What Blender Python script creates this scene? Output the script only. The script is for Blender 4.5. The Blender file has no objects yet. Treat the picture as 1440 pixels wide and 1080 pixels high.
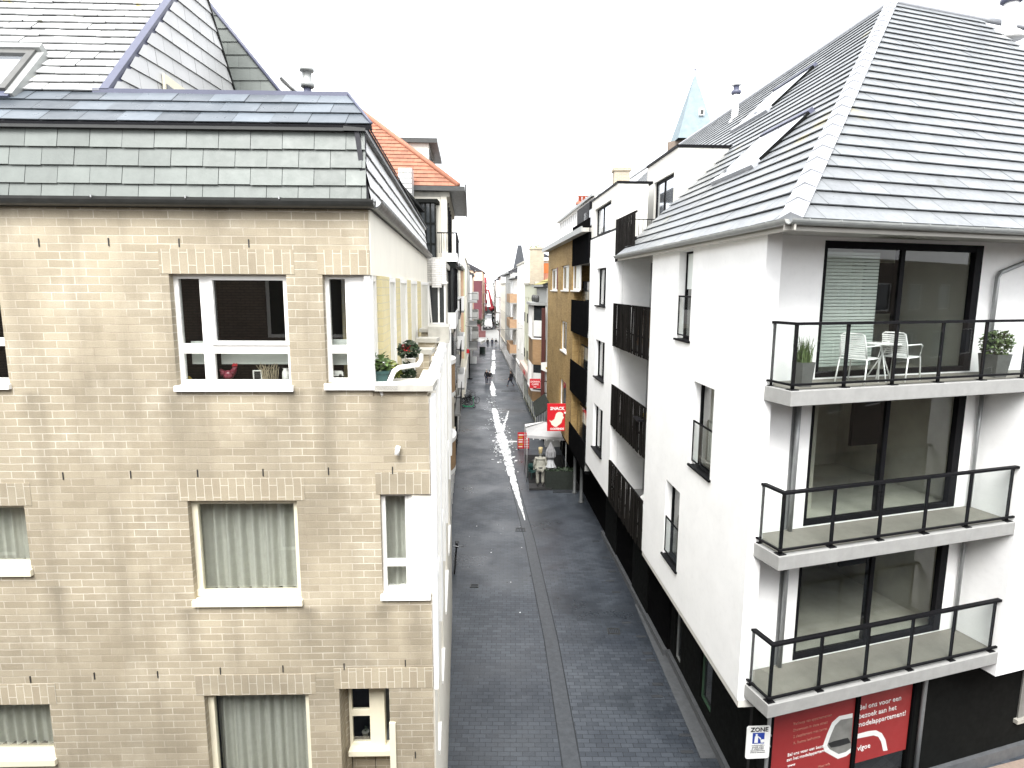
import bpy, bmesh, math, random
from mathutils import Matrix, Vector
random.seed(7)
C = bpy.context.scene.collection
rad = math.radians
# ------------------------------------------------------------------ camera
H = 11.0; FPX = 880.0; PITCH = rad(8.74); ROLL = rad(.306)
fwd = Vector((0, math.cos(PITCH), -math.sin(PITCH)))
up0 = Vector((0, math.sin(PITCH), math.cos(PITCH))); rt0 = Vector((1, 0, 0))
rt = rt0*math.cos(ROLL) + up0*math.sin(ROLL); up = up0*math.cos(ROLL) - rt0*math.sin(ROLL)
EYE = Vector((0, 0, H))
cd = bpy.data.cameras.new('camera'); cam = bpy.data.objects.new('camera', cd); C.objects.link(cam)
cd.sensor_width = 36; cd.lens = 36*FPX/1440; cd.clip_start = .1; cd.clip_end = 3000
m = Matrix((rt, up, -fwd)).transposed().to_4x4(); m.translation = EYE; cam.matrix_world = m
bpy.context.scene.camera = cam
def ray(px, py): return fwd*FPX + rt*(px-720) - up*(py-540)
def gz(px, py, z=0):                      # survey: point seen at a pixel, on a level
    d = ray(px, py); return EYE + d*((z-H)/d.z)
def gy(px, py, Y):                        # same, at a distance
    d = ray(px, py); return EYE + d*(Y/d.y)

# ------------------------------------------------------------------ frames and mesh builder
class Fr:
    def __init__(s, o, x, z=(0, 0, 1)):
        s.o = Vector(o); s.x = Vector(x).normalized(); s.z = Vector(z).normalized(); s.y = s.z.cross(s.x)
        s.M = Matrix((s.x, s.y, s.z)).transposed().to_4x4(); s.M.translation = s.o
    def w(s, a, b=0, c=0): return s.o + s.x*a + s.y*b + s.z*c
    def px(s, px, py, d=0):
        r = ray(px, py); t = (s.o + s.y*d - EYE).dot(s.y)/r.dot(s.y); p = EYE + r*t - s.o
        return p.dot(s.x), p.dot(s.z)
def ang(o, a): return Fr(o, (math.cos(rad(a)), math.sin(rad(a)), 0))
I4 = Matrix.Identity(4)
PM = {}                                   # world matrix of each root
def pm(o):
    while o is not None:
        if o.name in PM: return PM[o.name]
        o = o.parent
    return I4
class MB:
    def __init__(s): s.v = []; s.f = []; s.m = []; s.sm = []
    def add(s, vs, fs, mi=0, sm=False):
        n = len(s.v); s.v += [tuple(v) for v in vs]
        for f in fs: s.f.append([n+i for i in f]); s.m.append(mi); s.sm.append(sm)
        return s
    def box(s, x0, x1, y0, y1, z0, z1, mi=0):
        if x0 > x1: x0, x1 = x1, x0
        if y0 > y1: y0, y1 = y1, y0
        if z0 > z1: z0, z1 = z1, z0
        return s.add([(x0,y0,z0),(x1,y0,z0),(x1,y1,z0),(x0,y1,z0),(x0,y0,z1),(x1,y0,z1),(x1,y1,z1),(x0,y1,z1)],
              [(0,3,2,1),(4,5,6,7),(0,1,5,4),(1,2,6,5),(2,3,7,6),(3,0,4,7)], mi)
    def poly(s, pts, mi=0): return s.add(pts, [list(range(len(pts)))], mi)
    def prism(s, pts, ax, d0, d1, mi=0):
        n = len(pts)
        def P(p, d): return (d, p[0], p[1]) if ax == 'x' else (p[0], d, p[1]) if ax == 'y' else (p[0], p[1], d)
        vs = [P(p, d0) for p in pts] + [P(p, d1) for p in pts]
        return s.add(vs, [list(range(n))[::-1], list(range(n, 2*n))] + [(i, (i+1) % n, n+(i+1) % n, n+i) for i in range(n)], mi)
    def tube(s, pts, r, n=8, mi=0, cap=True):
        pts = [Vector(p) for p in pts]; rr = r if isinstance(r, (list, tuple)) else [r]*len(pts)
        vs = []; fs = []; k = len(pts)
        for i, p in enumerate(pts):
            t = (pts[min(i+1, k-1)] - pts[max(i-1, 0)]).normalized()
            a = t.orthogonal() if abs(t.z) > .95 else t.cross(Vector((0, 0, 1)))
            if abs(t.z) > .95: a = Vector((1, 0, 0)) - t*t.x
            a.normalize(); b = t.cross(a)
            for j in range(n):
                q = 2*math.pi*(j+.5)/n; vs.append(p + (a*math.cos(q) + b*math.sin(q))*rr[i])
        for i in range(k-1):
            for j in range(n): fs.append((i*n+j, i*n+(j+1) % n, (i+1)*n+(j+1) % n, (i+1)*n+j))
        if cap: fs += [list(range(n))[::-1], list(range((k-1)*n, k*n))]
        return s.add(vs, fs, mi, n > 5)
    def bar(s, p, q, w, h=None):          # square bar
        return s.tube([p, q], (w if h is None else max(w, h))*.7071, 4)
    def lathe(s, prof, c=(0, 0, 0), n=14, mi=0):
        vs = [(c[0]+r*math.cos(2*math.pi*j/n), c[1]+r*math.sin(2*math.pi*j/n), c[2]+z) for r, z in prof for j in range(n)]
        k = len(prof)
        fs = [(i*n+j, i*n+(j+1) % n, (i+1)*n+(j+1) % n, (i+1)*n+j) for i in range(k-1) for j in range(n)]
        return s.add(vs, fs + [list(range(n))[::-1], list(range((k-1)*n, k*n))], mi, True)
    def torus(s, c, R, r, n=20, k=6, nrm=(0, 1, 0)):
        nv = Vector(nrm).normalized(); a = nv.orthogonal().normalized(); b = nv.cross(a); c = Vector(c); vs = []; fs = []
        for i in range(n):
            q = 2*math.pi*i/n; d = a*math.cos(q) + b*math.sin(q)
            for j in range(k):
                p = 2*math.pi*j/k; vs.append(c + d*(R + r*math.cos(p)) + nv*(r*math.sin(p)))
        for i in range(n):
            for j in range(k): fs.append((i*k+j, ((i+1) % n)*k+j, ((i+1) % n)*k+(j+1) % k, i*k+(j+1) % k))
        return s.add(vs, fs, 0, True)
    def ell(s, c, rx, ry, rz, n=10, k=7):
        vs = []; fs = []
        for i in range(k+1):
            t = math.pi*i/k
            for j in range(n):
                p = 2*math.pi*j/n; vs.append((c[0]+rx*math.sin(t)*math.cos(p), c[1]+ry*math.sin(t)*math.sin(p), c[2]+rz*math.cos(t)))
        for i in range(k):
            for j in range(n): fs.append((i*n+j, i*n+(j+1) % n, (i+1)*n+(j+1) % n, (i+1)*n+j))
        return s.add(vs, fs, 0, True)
    def wall(s, x0, x1, z0, z1, holes=(), th=.3, y=0, mi=0):
        xs = sorted({x0, x1} | {min(max(v, x0), x1) for h in holes for v in h[:2]})
        zs = sorted({z0, z1} | {min(max(v, z0), z1) for h in holes for v in h[2:4]})
        def solid(i, j):
            if i < 0 or j < 0 or i >= len(xs)-1 or j >= len(zs)-1: return False
            a = (xs[i]+xs[i+1])/2; b = (zs[j]+zs[j+1])/2
            return not any(h[0] < a < h[1] and h[2] < b < h[3] for h in holes)
        for i in range(len(xs)-1):
            for j in range(len(zs)-1):
                if not solid(i, j): continue
                a, b, c, d = xs[i], xs[i+1], zs[j], zs[j+1]; e = y+th
                s.add([(a,y,c),(b,y,c),(b,y,d),(a,y,d)], [(0,1,2,3)], mi)
                s.add([(a,e,c),(b,e,c),(b,e,d),(a,e,d)], [(3,2,1,0)], mi)
                if not solid(i-1, j): s.add([(a,y,c),(a,y,d),(a,e,d),(a,e,c)], [(0,1,2,3)], mi)
                if not solid(i+1, j): s.add([(b,y,c),(b,e,c),(b,e,d),(b,y,d)], [(0,1,2,3)], mi)
                if not solid(i, j-1): s.add([(a,y,c),(a,e,c),(b,e,c),(b,y,c)], [(0,1,2,3)], mi)
                if not solid(i, j+1): s.add([(a,y,d),(b,y,d),(b,e,d),(a,e,d)], [(0,1,2,3)], mi)
        return s
    def build(s, name, mat, parent=None, fr=None, recalc=False, rotuv=False):
        me = bpy.data.meshes.new(name); me.from_pydata(s.v, [], s.f)
        uv = me.uv_layers.new(name='UVMap')
        for p in me.polygons:
            n = p.normal; ax = max(range(3), key=lambda i: abs(n[i])); p.material_index = s.m[p.index]; p.use_smooth = s.sm[p.index]
            for li in p.loop_indices:
                c = me.vertices[me.loops[li].vertex_index].co
                q = (c.y, c.z) if ax == 0 else (c.x, c.z) if ax == 1 else (c.x, c.y)
                uv.data[li].uv = (q[1], q[0]) if rotuv else q
        M = pm(parent).inverted() @ (fr.M if fr is not None else pm(parent))
        me.transform(M)
        if recalc:
            b = bmesh.new(); b.from_mesh(me); bmesh.ops.recalc_face_normals(b, faces=b.faces); b.to_mesh(me); b.free()
        for k in (mat if isinstance(mat, (list, tuple)) else [mat]): me.materials.append(k)
        o = bpy.data.objects.new(name, me); C.objects.link(o)
        if parent is not None: o.parent = parent
        return o
def tag(o, label=None, cat=None, group=None, kind=None):
    if label: o['label'] = label
    if cat: o['category'] = cat
    if group: o['group'] = group
    if kind: o['kind'] = kind
    return o
def root(name, fr, label, cat, group=None):
    o = bpy.data.objects.new(name, None); C.objects.link(o); o.matrix_world = fr.M; o.empty_display_size = .3
    PM[o.name] = fr.M.copy(); return tag(o, label, cat, group)
def copy_tree(o, parent=None):
    c = o.copy(); C.objects.link(c)
    if parent is not None: c.parent = parent
    for ch in list(o.children): copy_tree(ch, c)
    return c
def place(r, loc, rz=0):
    r.matrix_world = Matrix.Translation(loc) @ Matrix.Rotation(rz, 4, 'Z'); PM[r.name] = r.matrix_world.copy()
O0 = Fr((0, 0, 0), (1, 0, 0))

# ------------------------------------------------------------------ materials
MT = {}
def nodes(name):
    mt = bpy.data.materials.new(name); mt.use_nodes = True; nt = mt.node_tree; MT[name] = mt
    b = nt.nodes['Principled BSDF']; return mt, nt, b
def N(nt, t, **k):
    n = nt.nodes.new(t)
    for a, v in k.items():
        if a.startswith('i_'): n.inputs[a[2:].replace('_', ' ')].default_value = v
        else: setattr(n, a, v)
    return n
def rgba(c): return (c[0], c[1], c[2], 1)
def mixc(nt, fac, a, b, mode='MIX'):
    n = nt.nodes.new('ShaderNodeMix'); n.data_type = 'RGBA'; n.blend_type = mode
    for i, v in ((0, fac), (6, a), (7, b)):
        if hasattr(v, 'links'): nt.links.new(v, n.inputs[i])
        else: n.inputs[i].default_value = v if i == 0 else rgba(v)
    return n.outputs[2]
def rng(nt, v, a, b, c=0., d=1.):
    n = N(nt, 'ShaderNodeMapRange'); nt.links.new(v, n.inputs[0])
    for i, q in enumerate((a, b, c, d)): n.inputs[i+1].default_value = q
    return n.outputs[0]
def coord(nt, uvs=True, scale=(1, 1, 1)):
    t = N(nt, 'ShaderNodeTexCoord'); mp = N(nt, 'ShaderNodeMapping'); mp.inputs['Scale'].default_value = scale
    nt.links.new(t.outputs['UV' if uvs else 'Object'], mp.inputs[0]); return mp.outputs[0]
def noise(nt, vec, sc, det=4, rough=.6):
    n = N(nt, 'ShaderNodeTexNoise'); n.inputs['Scale'].default_value = sc; n.inputs['Detail'].default_value = det
    n.inputs['Roughness'].default_value = rough; nt.links.new(vec, n.inputs['Vector']); return n.outputs[0]
def bump(nt, b, h, st=.3, dist=.01):
    n = N(nt, 'ShaderNodeBump'); n.inputs['Strength'].default_value = st; n.inputs['Distance'].default_value = dist
    nt.links.new(h, n.inputs['Height']); nt.links.new(n.outputs[0], b.inputs['Normal'])
def mat(name, c, rough=.6, var=.15, sc=3., metal=0, uvs=False, isl=0, bmp=0, spec=.5, streak=0, lich=None):
    mt, nt, b = nodes(name)
    v = coord(nt, uvs); col = mixc(nt, rng(nt, noise(nt, v, sc), .3, .7), [q*(1-var) for q in c], [min(1, q*(1+var)) for q in c])
    if streak:
        sv = coord(nt, uvs, (5, 5, .35)); col = mixc(nt, rng(nt, noise(nt, sv, 1.2, 5), .5, .75, 0, streak), col, [q*.55 for q in c])
    if isl:
        g = N(nt, 'ShaderNodeNewGeometry'); r = rng(nt, g.outputs['Random Per Island'], 0, 1, 1-isl, 1+isl)
        hs = N(nt, 'ShaderNodeHueSaturation'); nt.links.new(r, hs.inputs['Value']); nt.links.new(col, hs.inputs['Color']); col = hs.outputs[0]
    if lich:                                  # lichen patches and dark moss spots
        col = mixc(nt, rng(nt, noise(nt, v, lich[0], 3), lich[1], lich[1]+.05, 0, lich[2]), col, (.42,.34,.07)); col = mixc(nt, rng(nt, noise(nt, v, lich[0]*1.3+.7, 2), lich[1]+.04, lich[1]+.07, 0, lich[2]), col, (.07,.065,.03))
    nt.links.new(col, b.inputs['Base Color'])
    b.inputs['Metallic'].default_value = metal; b.inputs['Specular IOR Level'].default_value = spec
    nt.links.new(rng(nt, noise(nt, v, sc*2.3), .25, .75, max(.02, rough-.1), min(1, rough+.1)), b.inputs['Roughness'])
    if bmp: bump(nt, b, noise(nt, v, sc*8), bmp, .01)
    return mt
def brick(name, c1, c2, mort, bw=.28, bh=.095, ms=.006, rough=.85, stain=.35, var=.2, pale=.3, soot=(), dj=None):
    mt, nt, b = nodes(name); v = coord(nt)
    dist = N(nt, 'ShaderNodeVectorMath', operation='MULTIPLY_ADD')
    nz = N(nt, 'ShaderNodeTexNoise'); nz.inputs['Scale'].default_value = 6; nt.links.new(v, nz.inputs['Vector'])
    nt.links.new(nz.outputs['Color'], dist.inputs[0]); dist.inputs[1].default_value = (.012, .012, 0); nt.links.new(v, dist.inputs[2])
    br = N(nt, 'ShaderNodeTexBrick'); nt.links.new(dist.outputs[0], br.inputs['Vector'])
    br.inputs['Scale'].default_value = 1; br.inputs['Brick Width'].default_value = bw; br.inputs['Row Height'].default_value = bh
    br.inputs['Mortar Size'].default_value = ms; br.inputs['Mortar Smooth'].default_value = .25; br.inputs['Bias'].default_value = 0
    br.inputs['Color1'].default_value = rgba(c1); br.inputs['Color2'].default_value = rgba(c2); br.inputs['Mortar'].default_value = rgba(mort)
    if dj: nt.links.new(mixc(nt, rng(nt, noise(nt, v, .9, 5), .30, .66), dj, mort), br.inputs['Mortar'])
    col = br.outputs['Color']
    big = noise(nt, v, .55, 5); col = mixc(nt, rng(nt, big, .35, .65), mixc(nt, 1, col, [1-var]*3, 'MULTIPLY'), mixc(nt, 1, col, [1+var*.5]*3, 'MULTIPLY'))
    if pale:                                  # efflorescence spreading from the joints
        e = N(nt, 'ShaderNodeMath', operation='MULTIPLY'); nt.links.new(rng(nt, noise(nt, v, 1.6, 6), .52, .7, 0, pale), e.inputs[0])
        nt.links.new(rng(nt, br.outputs['Fac'], 0, 1, .35, 1), e.inputs[1]); col = mixc(nt, e.outputs[0], col, [min(1, q*1.25) for q in mort])
    sv = coord(nt, True, (1.6, .16, 1)); col = mixc(nt, rng(nt, noise(nt, sv, 1.1, 6), .5, .72, 0, stain), col, [q*.42 for q in c1])
    if soot:
        sx = N(nt, 'ShaderNodeSeparateXYZ'); nt.links.new(v, sx.inputs[0]); nz2 = noise(nt, v, 3, 5)
        def M_(op, a, b_=None):
            n_ = N(nt, 'ShaderNodeMath', operation=op)
            for i_, q_ in enumerate((a, b_)):
                if q_ is None: continue
                if hasattr(q_, 'links'): nt.links.new(q_, n_.inputs[i_])
                else: n_.inputs[i_].default_value = q_
            return n_.outputs[0]
        tot = None
        for s0, z0, wd, ln, st in soot:
            d_ = M_('ABSOLUTE', M_('SUBTRACT', sx.outputs[0], s0)); d_ = M_('ADD', d_, M_('MULTIPLY', M_('SUBTRACT', nz2, .5), wd*1.6))
            k_ = M_('MULTIPLY', rng(nt, d_, 0, wd, st, 0), rng(nt, sx.outputs[1], z0-ln, z0-.02, 0, 1)); k_ = M_('MULTIPLY', k_, rng(nt, sx.outputs[1], z0, z0+.04, 1, 0))
            tot = k_ if tot is None else M_('MAXIMUM', tot, k_)
        col = mixc(nt, tot, col, [q_*.38 for q_ in c1])
    fine = noise(nt, v, 60, 3); col = mixc(nt, 1, col, mixc(nt, fine, (.82,.82,.82), (1.12,1.12,1.12)), 'MULTIPLY')
    nt.links.new(col, b.inputs['Base Color']); b.inputs['Roughness'].default_value = rough; b.inputs['Specular IOR Level'].default_value = .25
    h = N(nt, 'ShaderNodeMath', operation='MULTIPLY_ADD'); nt.links.new(br.outputs['Fac'], h.inputs[0]); h.inputs[1].default_value = -1
    nt.links.new(fine, h.inputs[2]); bump(nt, b, h.outputs[0], .5, .006)
    return mt
def glass(name, tint=(.9,.95,.93), extra=.02):
    mt, nt, b = nodes(name); nt.nodes.remove(b); out = nt.nodes['Material Output']
    tr = N(nt, 'ShaderNodeBsdfTransparent'); tr.inputs[0].default_value = rgba(tint)
    gl = N(nt, 'ShaderNodeBsdfGlossy'); gl.inputs['Roughness'].default_value = .01; gl.inputs[0].default_value = (1, 1, 1, 1)
    fr = N(nt, 'ShaderNodeFresnel'); fr.inputs[0].default_value = 1.5
    mx = N(nt, 'ShaderNodeMixShader'); ge = N(nt, 'ShaderNodeNewGeometry'); nb = N(nt, 'ShaderNodeMath', operation='SUBTRACT'); nb.inputs[0].default_value = 1; nt.links.new(ge.outputs['Backfacing'], nb.inputs[1])
    fm = N(nt, 'ShaderNodeMath', operation='MULTIPLY'); nt.links.new(rng(nt, fr.outputs[0], 0, 1, extra, 1), fm.inputs[0]); nt.links.new(nb.outputs[0], fm.inputs[1]); nt.links.new(fm.outputs[0], mx.inputs[0])
    nt.links.new(tr.outputs[0], mx.inputs[1]); nt.links.new(gl.outputs[0], mx.inputs[2]); nt.links.new(mx.outputs[0], out.inputs[0])
    return mt
BR_L = brick('pale_block_brick', (.395,.345,.255), (.325,.28,.202), (.60,.55,.455), .285, .095, .0065, stain=.5, var=.26, pale=.45, dj=(.34,.285,.21), soot=[(-1.68,9.72,.24,1.1,.6), (-1.25,9.72,.2,1.1,.62), (-.62,9.66,.22,.9,.6), (-.12,9.66,.16,.8,.5), (-3.12,9.72,.13,.9,.42), (-2.0,9.4,.3,1.3,.4),
    (-3.12,6.88,.2,.9,.6), (-1.60,6.88,.2,.9,.65), (-.62,6.9,.2,.8,.6), (-.2,6.9,.2,1.4,.55), (-4.75,7.2,.2,.9,.55), (-1.1,6.9,.3,1.5,.4), (-.3,8.5,.3,.5,.5), (-4.8,9.7,.2,1.2,.5), (-1.5,5.9,.4,.8,.35)])
BR_LV = brick('pale_block_soldier', (.375,.328,.242), (.318,.272,.198), (.55,.505,.415), .30, .10, .005, stain=.25)
BR_Y = brick('yellow_side_brick', (.66,.58,.34), (.62,.53,.30), (.5,.47,.36), .3, .10, .004, stain=.1, var=.1, pale=0)
BR_OCH = brick('ochre_brick', (.41,.285,.12), (.29,.19,.075), (.27,.19,.09), .22, .07, .006, stain=.15, pale=0)
BR_BRN = brick('brown_brick', (.25,.195,.155), (.19,.15,.12), (.10,.085,.07), .22, .07, .012, stain=.15, pale=0)
BR_BAY = brick('tan_bay_brick', (.36,.22,.11), (.31,.19,.09), (.3,.22,.14), .2, .06, .008, stain=.1, pale=0)
BR_WHT = brick('white_rough_brick', (.72,.70,.66), (.62,.60,.56), (.45,.44,.42), .3, .07, .012, stain=.15, pale=0)
BR_GRY = brick('chimney_brick', (.40,.34,.24), (.33,.27,.2), (.4,.38,.33), .22, .07, .012, stain=.3)
WHITE = mat('white_render', (.87,.87,.86), .8, .04, 1.1, bmp=.08, uvs=True, streak=.10)
CREAM = mat('cream_render', (.80,.76,.66), .8, .04, 1.5, bmp=.05, streak=.06)
OFFW = mat('offwhite_panel', (.62,.61,.56), .7, .05, 1.2)
PVC = mat('white_frame', (.82,.81,.78), .35, .04, 4)
PVCY = mat('aged_white_frame', (.74,.69,.54), .45, .06, 4)
STONE = mat('sill_stone', (.40,.385,.34), .8, .14, 5, bmp=.2, streak=.25)
CONC = mat('balcony_concrete', (.27,.27,.26), .75, .09, 4, bmp=.15, streak=.15)
FLOOR = mat('balcony_floor', (.175,.165,.14), .7, .08, 4)
ALU = mat('black_aluminium', (.008,.008,.009), .55, .1, 4, spec=.06)
BLK = mat('black_panel', (.007,.007,.0075), .7, .15, 4, spec=.0)
SLAT = mat('dark_slat', (.011,.010,.009), .65, .25, 6, isl=.4, spec=.03)
SLATW = mat('wooden_slat', (.30,.19,.10), .6, .25, 8, isl=.35)
DGREY = mat('dark_grey_cladding', (.0085,.009,.0085), .75, .15, 3, spec=.04)
PIPE = mat('zinc_pipe', (.30,.31,.31), .45, .1, 5, metal=.6)
ZINC = mat('zinc_flashing', (.075,.08,.12), .45, .1, 3)
GUT = mat('dark_gutter', (.035,.036,.034), .38, .2, 5)
GUTR = mat('grey_gutter', (.33,.34,.33), .5, .1, 5, metal=.4)
SOFF = mat('soffit_board', (.40,.385,.35), .8, .05, 2)
SLG = mat('green_slate', (.125,.140,.128), .48, .10, 4, isl=.13, bmp=.12, streak=.2)
SLB = mat('blue_slate', (.078,.092,.106), .33, .08, 3, isl=.4, bmp=.06)
SLW = mat('glare_pale_slate', (.43,.435,.43), .38, .12, 5, isl=.12, bmp=.12, lich=(3.2,.66,.85))  # pale because sky glare on the slope is put into the base colour
GABS = mat('gable_slate', (.50,.50,.49), .35, .06, 3, isl=.05, bmp=.05)  # paler than the front slates: grazing sky reflection put into the colour
UNDR = mat('roof_underlay', (.03,.03,.035), .8, .1, 3)
TILE = mat('grey_roof_tile', (.150,.159,.165), .36, .10, 5, isl=.12, bmp=.06, lich=(.5,.66,.25))
RIDGE = mat('ridge_tile', (.33,.34,.36), .4, .1, 5, isl=.08)
ORTILE = mat('orange_tile', (.27,.11,.065), .7, .12, 5, isl=.2)
REDT = mat('red_pot', (.42,.13,.08), .7, .15, 5)
GL = glass('window_glass', (.86,.87,.86), .06)
GLR = glass('door_glass', (.88,.90,.885), .0)
GLC = glass('balustrade_glass', (.935,.952,.945), .0)
GLD = mat('dark_glass', (.025,.028,.03), .04, .2, 2, spec=.8)
GLS = mat('roof_window_glass', (.55,.58,.62), .05, .05, 2, metal=.75)
MILK = mat('milky_glass', (.66,.64,.56), .35, .06, 2)  # opaque pale pane, nothing modelled behind it
CURT = mat('sage_curtain', (.55,.555,.505), .9, .06, 12)
CURW = mat('net_curtain', (.60,.61,.58), .9, .05, 12)
BLIND = mat('white_blind', (.66,.70,.67), .6, .03, 10)
ROOM = mat('dim_room', (.44,.42,.37), .9, .2, 1)
ROOML = mat('pale_room', (.58,.57,.53), .9, .08, 1)
DARK = mat('dark_room', (.02,.02,.02), .9, .2, 1)
WPAINT = mat('white_paint', (.78,.78,.76), .4, .04, 6)
REDP = mat('red_sign', (.52,.012,.02), .4, .05, 3)
POSTER = mat('red_poster', (.30,.028,.027), .45, .05, 2)
SGNW = mat('sign_white', (.78,.79,.77), .4, .02, 3)
SGNB = mat('sign_blue', (.02,.05,.30), .4, .05, 3)
CREAMS = mat('sign_cream', (.72,.69,.58), .5, .04, 3)
INK = mat('dark_ink', (.02,.02,.02), .5, .05, 3)
PGREY = mat('poster_grey', (.20,.20,.185), .5, .2, 4)
FADE = mat('faded_print', (.42,.17,.13), .5, .05, 3)
LEAF = mat('leaf', (.07,.115,.03), .55, .35, 9, isl=.5)
LEAFY = mat('pale_leaf', (.17,.20,.04), .55, .3, 9, isl=.4)
LEAFD = mat('dark_leaf', (.025,.045,.02), .6, .35, 9, isl=.5)
GRASS = mat('grass_blade', (.09,.13,.045), .6, .3, 9, isl=.45)
FLOW = mat('red_flower', (.45,.02,.03), .6, .2, 9)
TEAL = mat('teal_planter', (.012,.042,.038), .5, .1, 6)
TERR = mat('terracotta', (.42,.17,.08), .8, .15, 8)
PGR = mat('grey_planter', (.09,.09,.085), .6, .15, 6)
WOODB = mat('trunk_bark', (.06,.045,.03), .9, .2, 9)
RUB = mat('tyre_rubber', (.015,.015,.015), .8, .1, 6)
STEEL = mat('steel', (.45,.45,.45), .3, .1, 6, metal=1)
GREENP = mat('green_paint', (.01,.28,.12), .4, .05, 6)
CLOTHD = mat('dark_cloth', (.008,.008,.010), .9, .2, 9)
CLOTHB = mat('blue_cloth', (.022,.026,.045), .9, .2, 9)
CLOTHG = mat('grey_cloth', (.16,.15,.17), .9, .2, 9)
SKIN = mat('skin', (.46,.29,.21), .6, .05, 9)
HAIRD = mat('dark_hair', (.02,.015,.01), .7, .2, 20)
HAIRL = mat('grey_hair', (.35,.32,.27), .7, .2, 20)
STATW = mat('statue_white', (.27,.265,.225), .6, .12, 6)
HATB = mat('statue_hat', (.42,.34,.18), .7, .2, 8)
CANV = mat('white_canvas', (.72,.72,.71), .8, .04, 4)
CANG = mat('grey_canvas', (.22,.22,.225), .85, .15, 6)
CRANE = mat('crane_red', (.30,.018,.03), .45, .08, 3)
MAROON = mat('maroon_facade', (.10,.024,.032), .7, .1, 2)
CARB = mat('black_car_paint', (.02,.022,.025), .25, .1, 3)
CARU = mat('blue_car_paint', (.03,.045,.12), .25, .1, 3)
CARW = mat('white_car_paint', (.6,.62,.64), .3, .05, 3)
DGRN = mat('dark_green_canvas', (.009,.013,.009), .8, .2, 3)
MAUVE = mat('purple_sign', (.35,.06,.30), .5, .05, 3)
YEL = mat('yellow_box', (.45,.33,.03), .6, .1, 5)
PEACH = mat('peach_render', (.66,.44,.31), .8, .08, 1.5, streak=.1)
GREENR = mat('pale_green_render', (.52,.53,.42), .8, .06, 1.5, streak=.15)
GREYR = mat('grey_render', (.42,.42,.40), .8, .06, 1.5, streak=.15)
LIME = mat('lime_render', (.66,.70,.46), .8, .06, 1.5)
ORPAN = mat('orange_cladding', (.55,.16,.04), .7, .1, 3)
MOSS = mat('mossy_tile', (.22,.19,.06), .8, .3, 5, isl=.3)
SPIRE = mat('pale_spire_slate', (.20,.245,.265), .8, .12, 1.2, spec=.2)
SPIRED = mat('grey_spire_slate', (.06,.064,.07), .9, .12, 2, spec=.1)

# paving: rows of small setts, damp
def paving():
    mt, nt, b = nodes('damp_setts'); v = coord(nt, False)
    br = N(nt, 'ShaderNodeTexBrick'); nt.links.new(v, br.inputs['Vector']); br.inputs['Scale'].default_value = 1
    br.inputs['Brick Width'].default_value = .3; br.inputs['Row Height'].default_value = .15; br.inputs['Mortar Size'].default_value = .008
    br.inputs['Mortar Smooth'].default_value = .2; br.inputs['Bias'].default_value = -.1
    br.inputs['Color1'].default_value = (.060,.070,.083,1); br.inputs['Color2'].default_value = (.038,.045,.055,1); br.inputs['Mortar'].default_value = (.018,.020,.024,1)
    col = mixc(nt, rng(nt, noise(nt, v, .35, 5), .35, .65), mixc(nt, 1, br.outputs['Color'], (.72,.74,.78), 'MULTIPLY'), mixc(nt, 1, br.outputs['Color'], (1.3,1.28,1.25), 'MULTIPLY'))
    col = mixc(nt, rng(nt, noise(nt, v, 9, 3), .68, .74, 0, .5), col, (.15,.155,.16))
    col = mixc(nt, 1, col, mixc(nt, noise(nt, v, 40, 2), (.75,.75,.75), (1.25,1.25,1.25)), 'MULTIPLY')
    nt.links.new(col, b.inputs['Base Color'])
    wetp = noise(nt, v, .28, 7, .65); col = mixc(nt, rng(nt, wetp, .50, .60, 0, .5), col, (.022,.026,.031)); nt.links.new(col, b.inputs['Base Color'])
    nt.links.new(rng(nt, wetp, .38, .64, .52, .26), b.inputs['Roughness'])
    h = N(nt, 'ShaderNodeMath', operation='MULTIPLY_ADD'); nt.links.new(br.outputs['Fac'], h.inputs[0]); h.inputs[1].default_value = -1.2
    nt.links.new(noise(nt, v, 25, 3), h.inputs[2]); bump(nt, b, h.outputs[0], .35, .006)
    return mt
PAVE = paving()
CHAN = mat('drain_stone', (.050,.056,.063), .42, .2, 6, bmp=.2)
CHANL = mat('drain_joint', (.022,.025,.029), .6, .2, 6)
def streak_mat():
    mt, nt, b = nodes('white_streak'); v = coord(nt, False, (1, .6, 1))  # plain white mottled with grey by noise
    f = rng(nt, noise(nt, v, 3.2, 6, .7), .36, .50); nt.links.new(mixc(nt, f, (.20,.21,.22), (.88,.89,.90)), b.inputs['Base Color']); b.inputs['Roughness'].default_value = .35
STREAKM = streak_mat(); STREAKW = MT['white_streak']
PAVL = mat('pale_kerb', (.095,.10,.105), .6, .15, 5, bmp=.1)
PAVB = mat('brown_paving', (.26,.20,.16), .7, .15, 8, bmp=.1)

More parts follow.
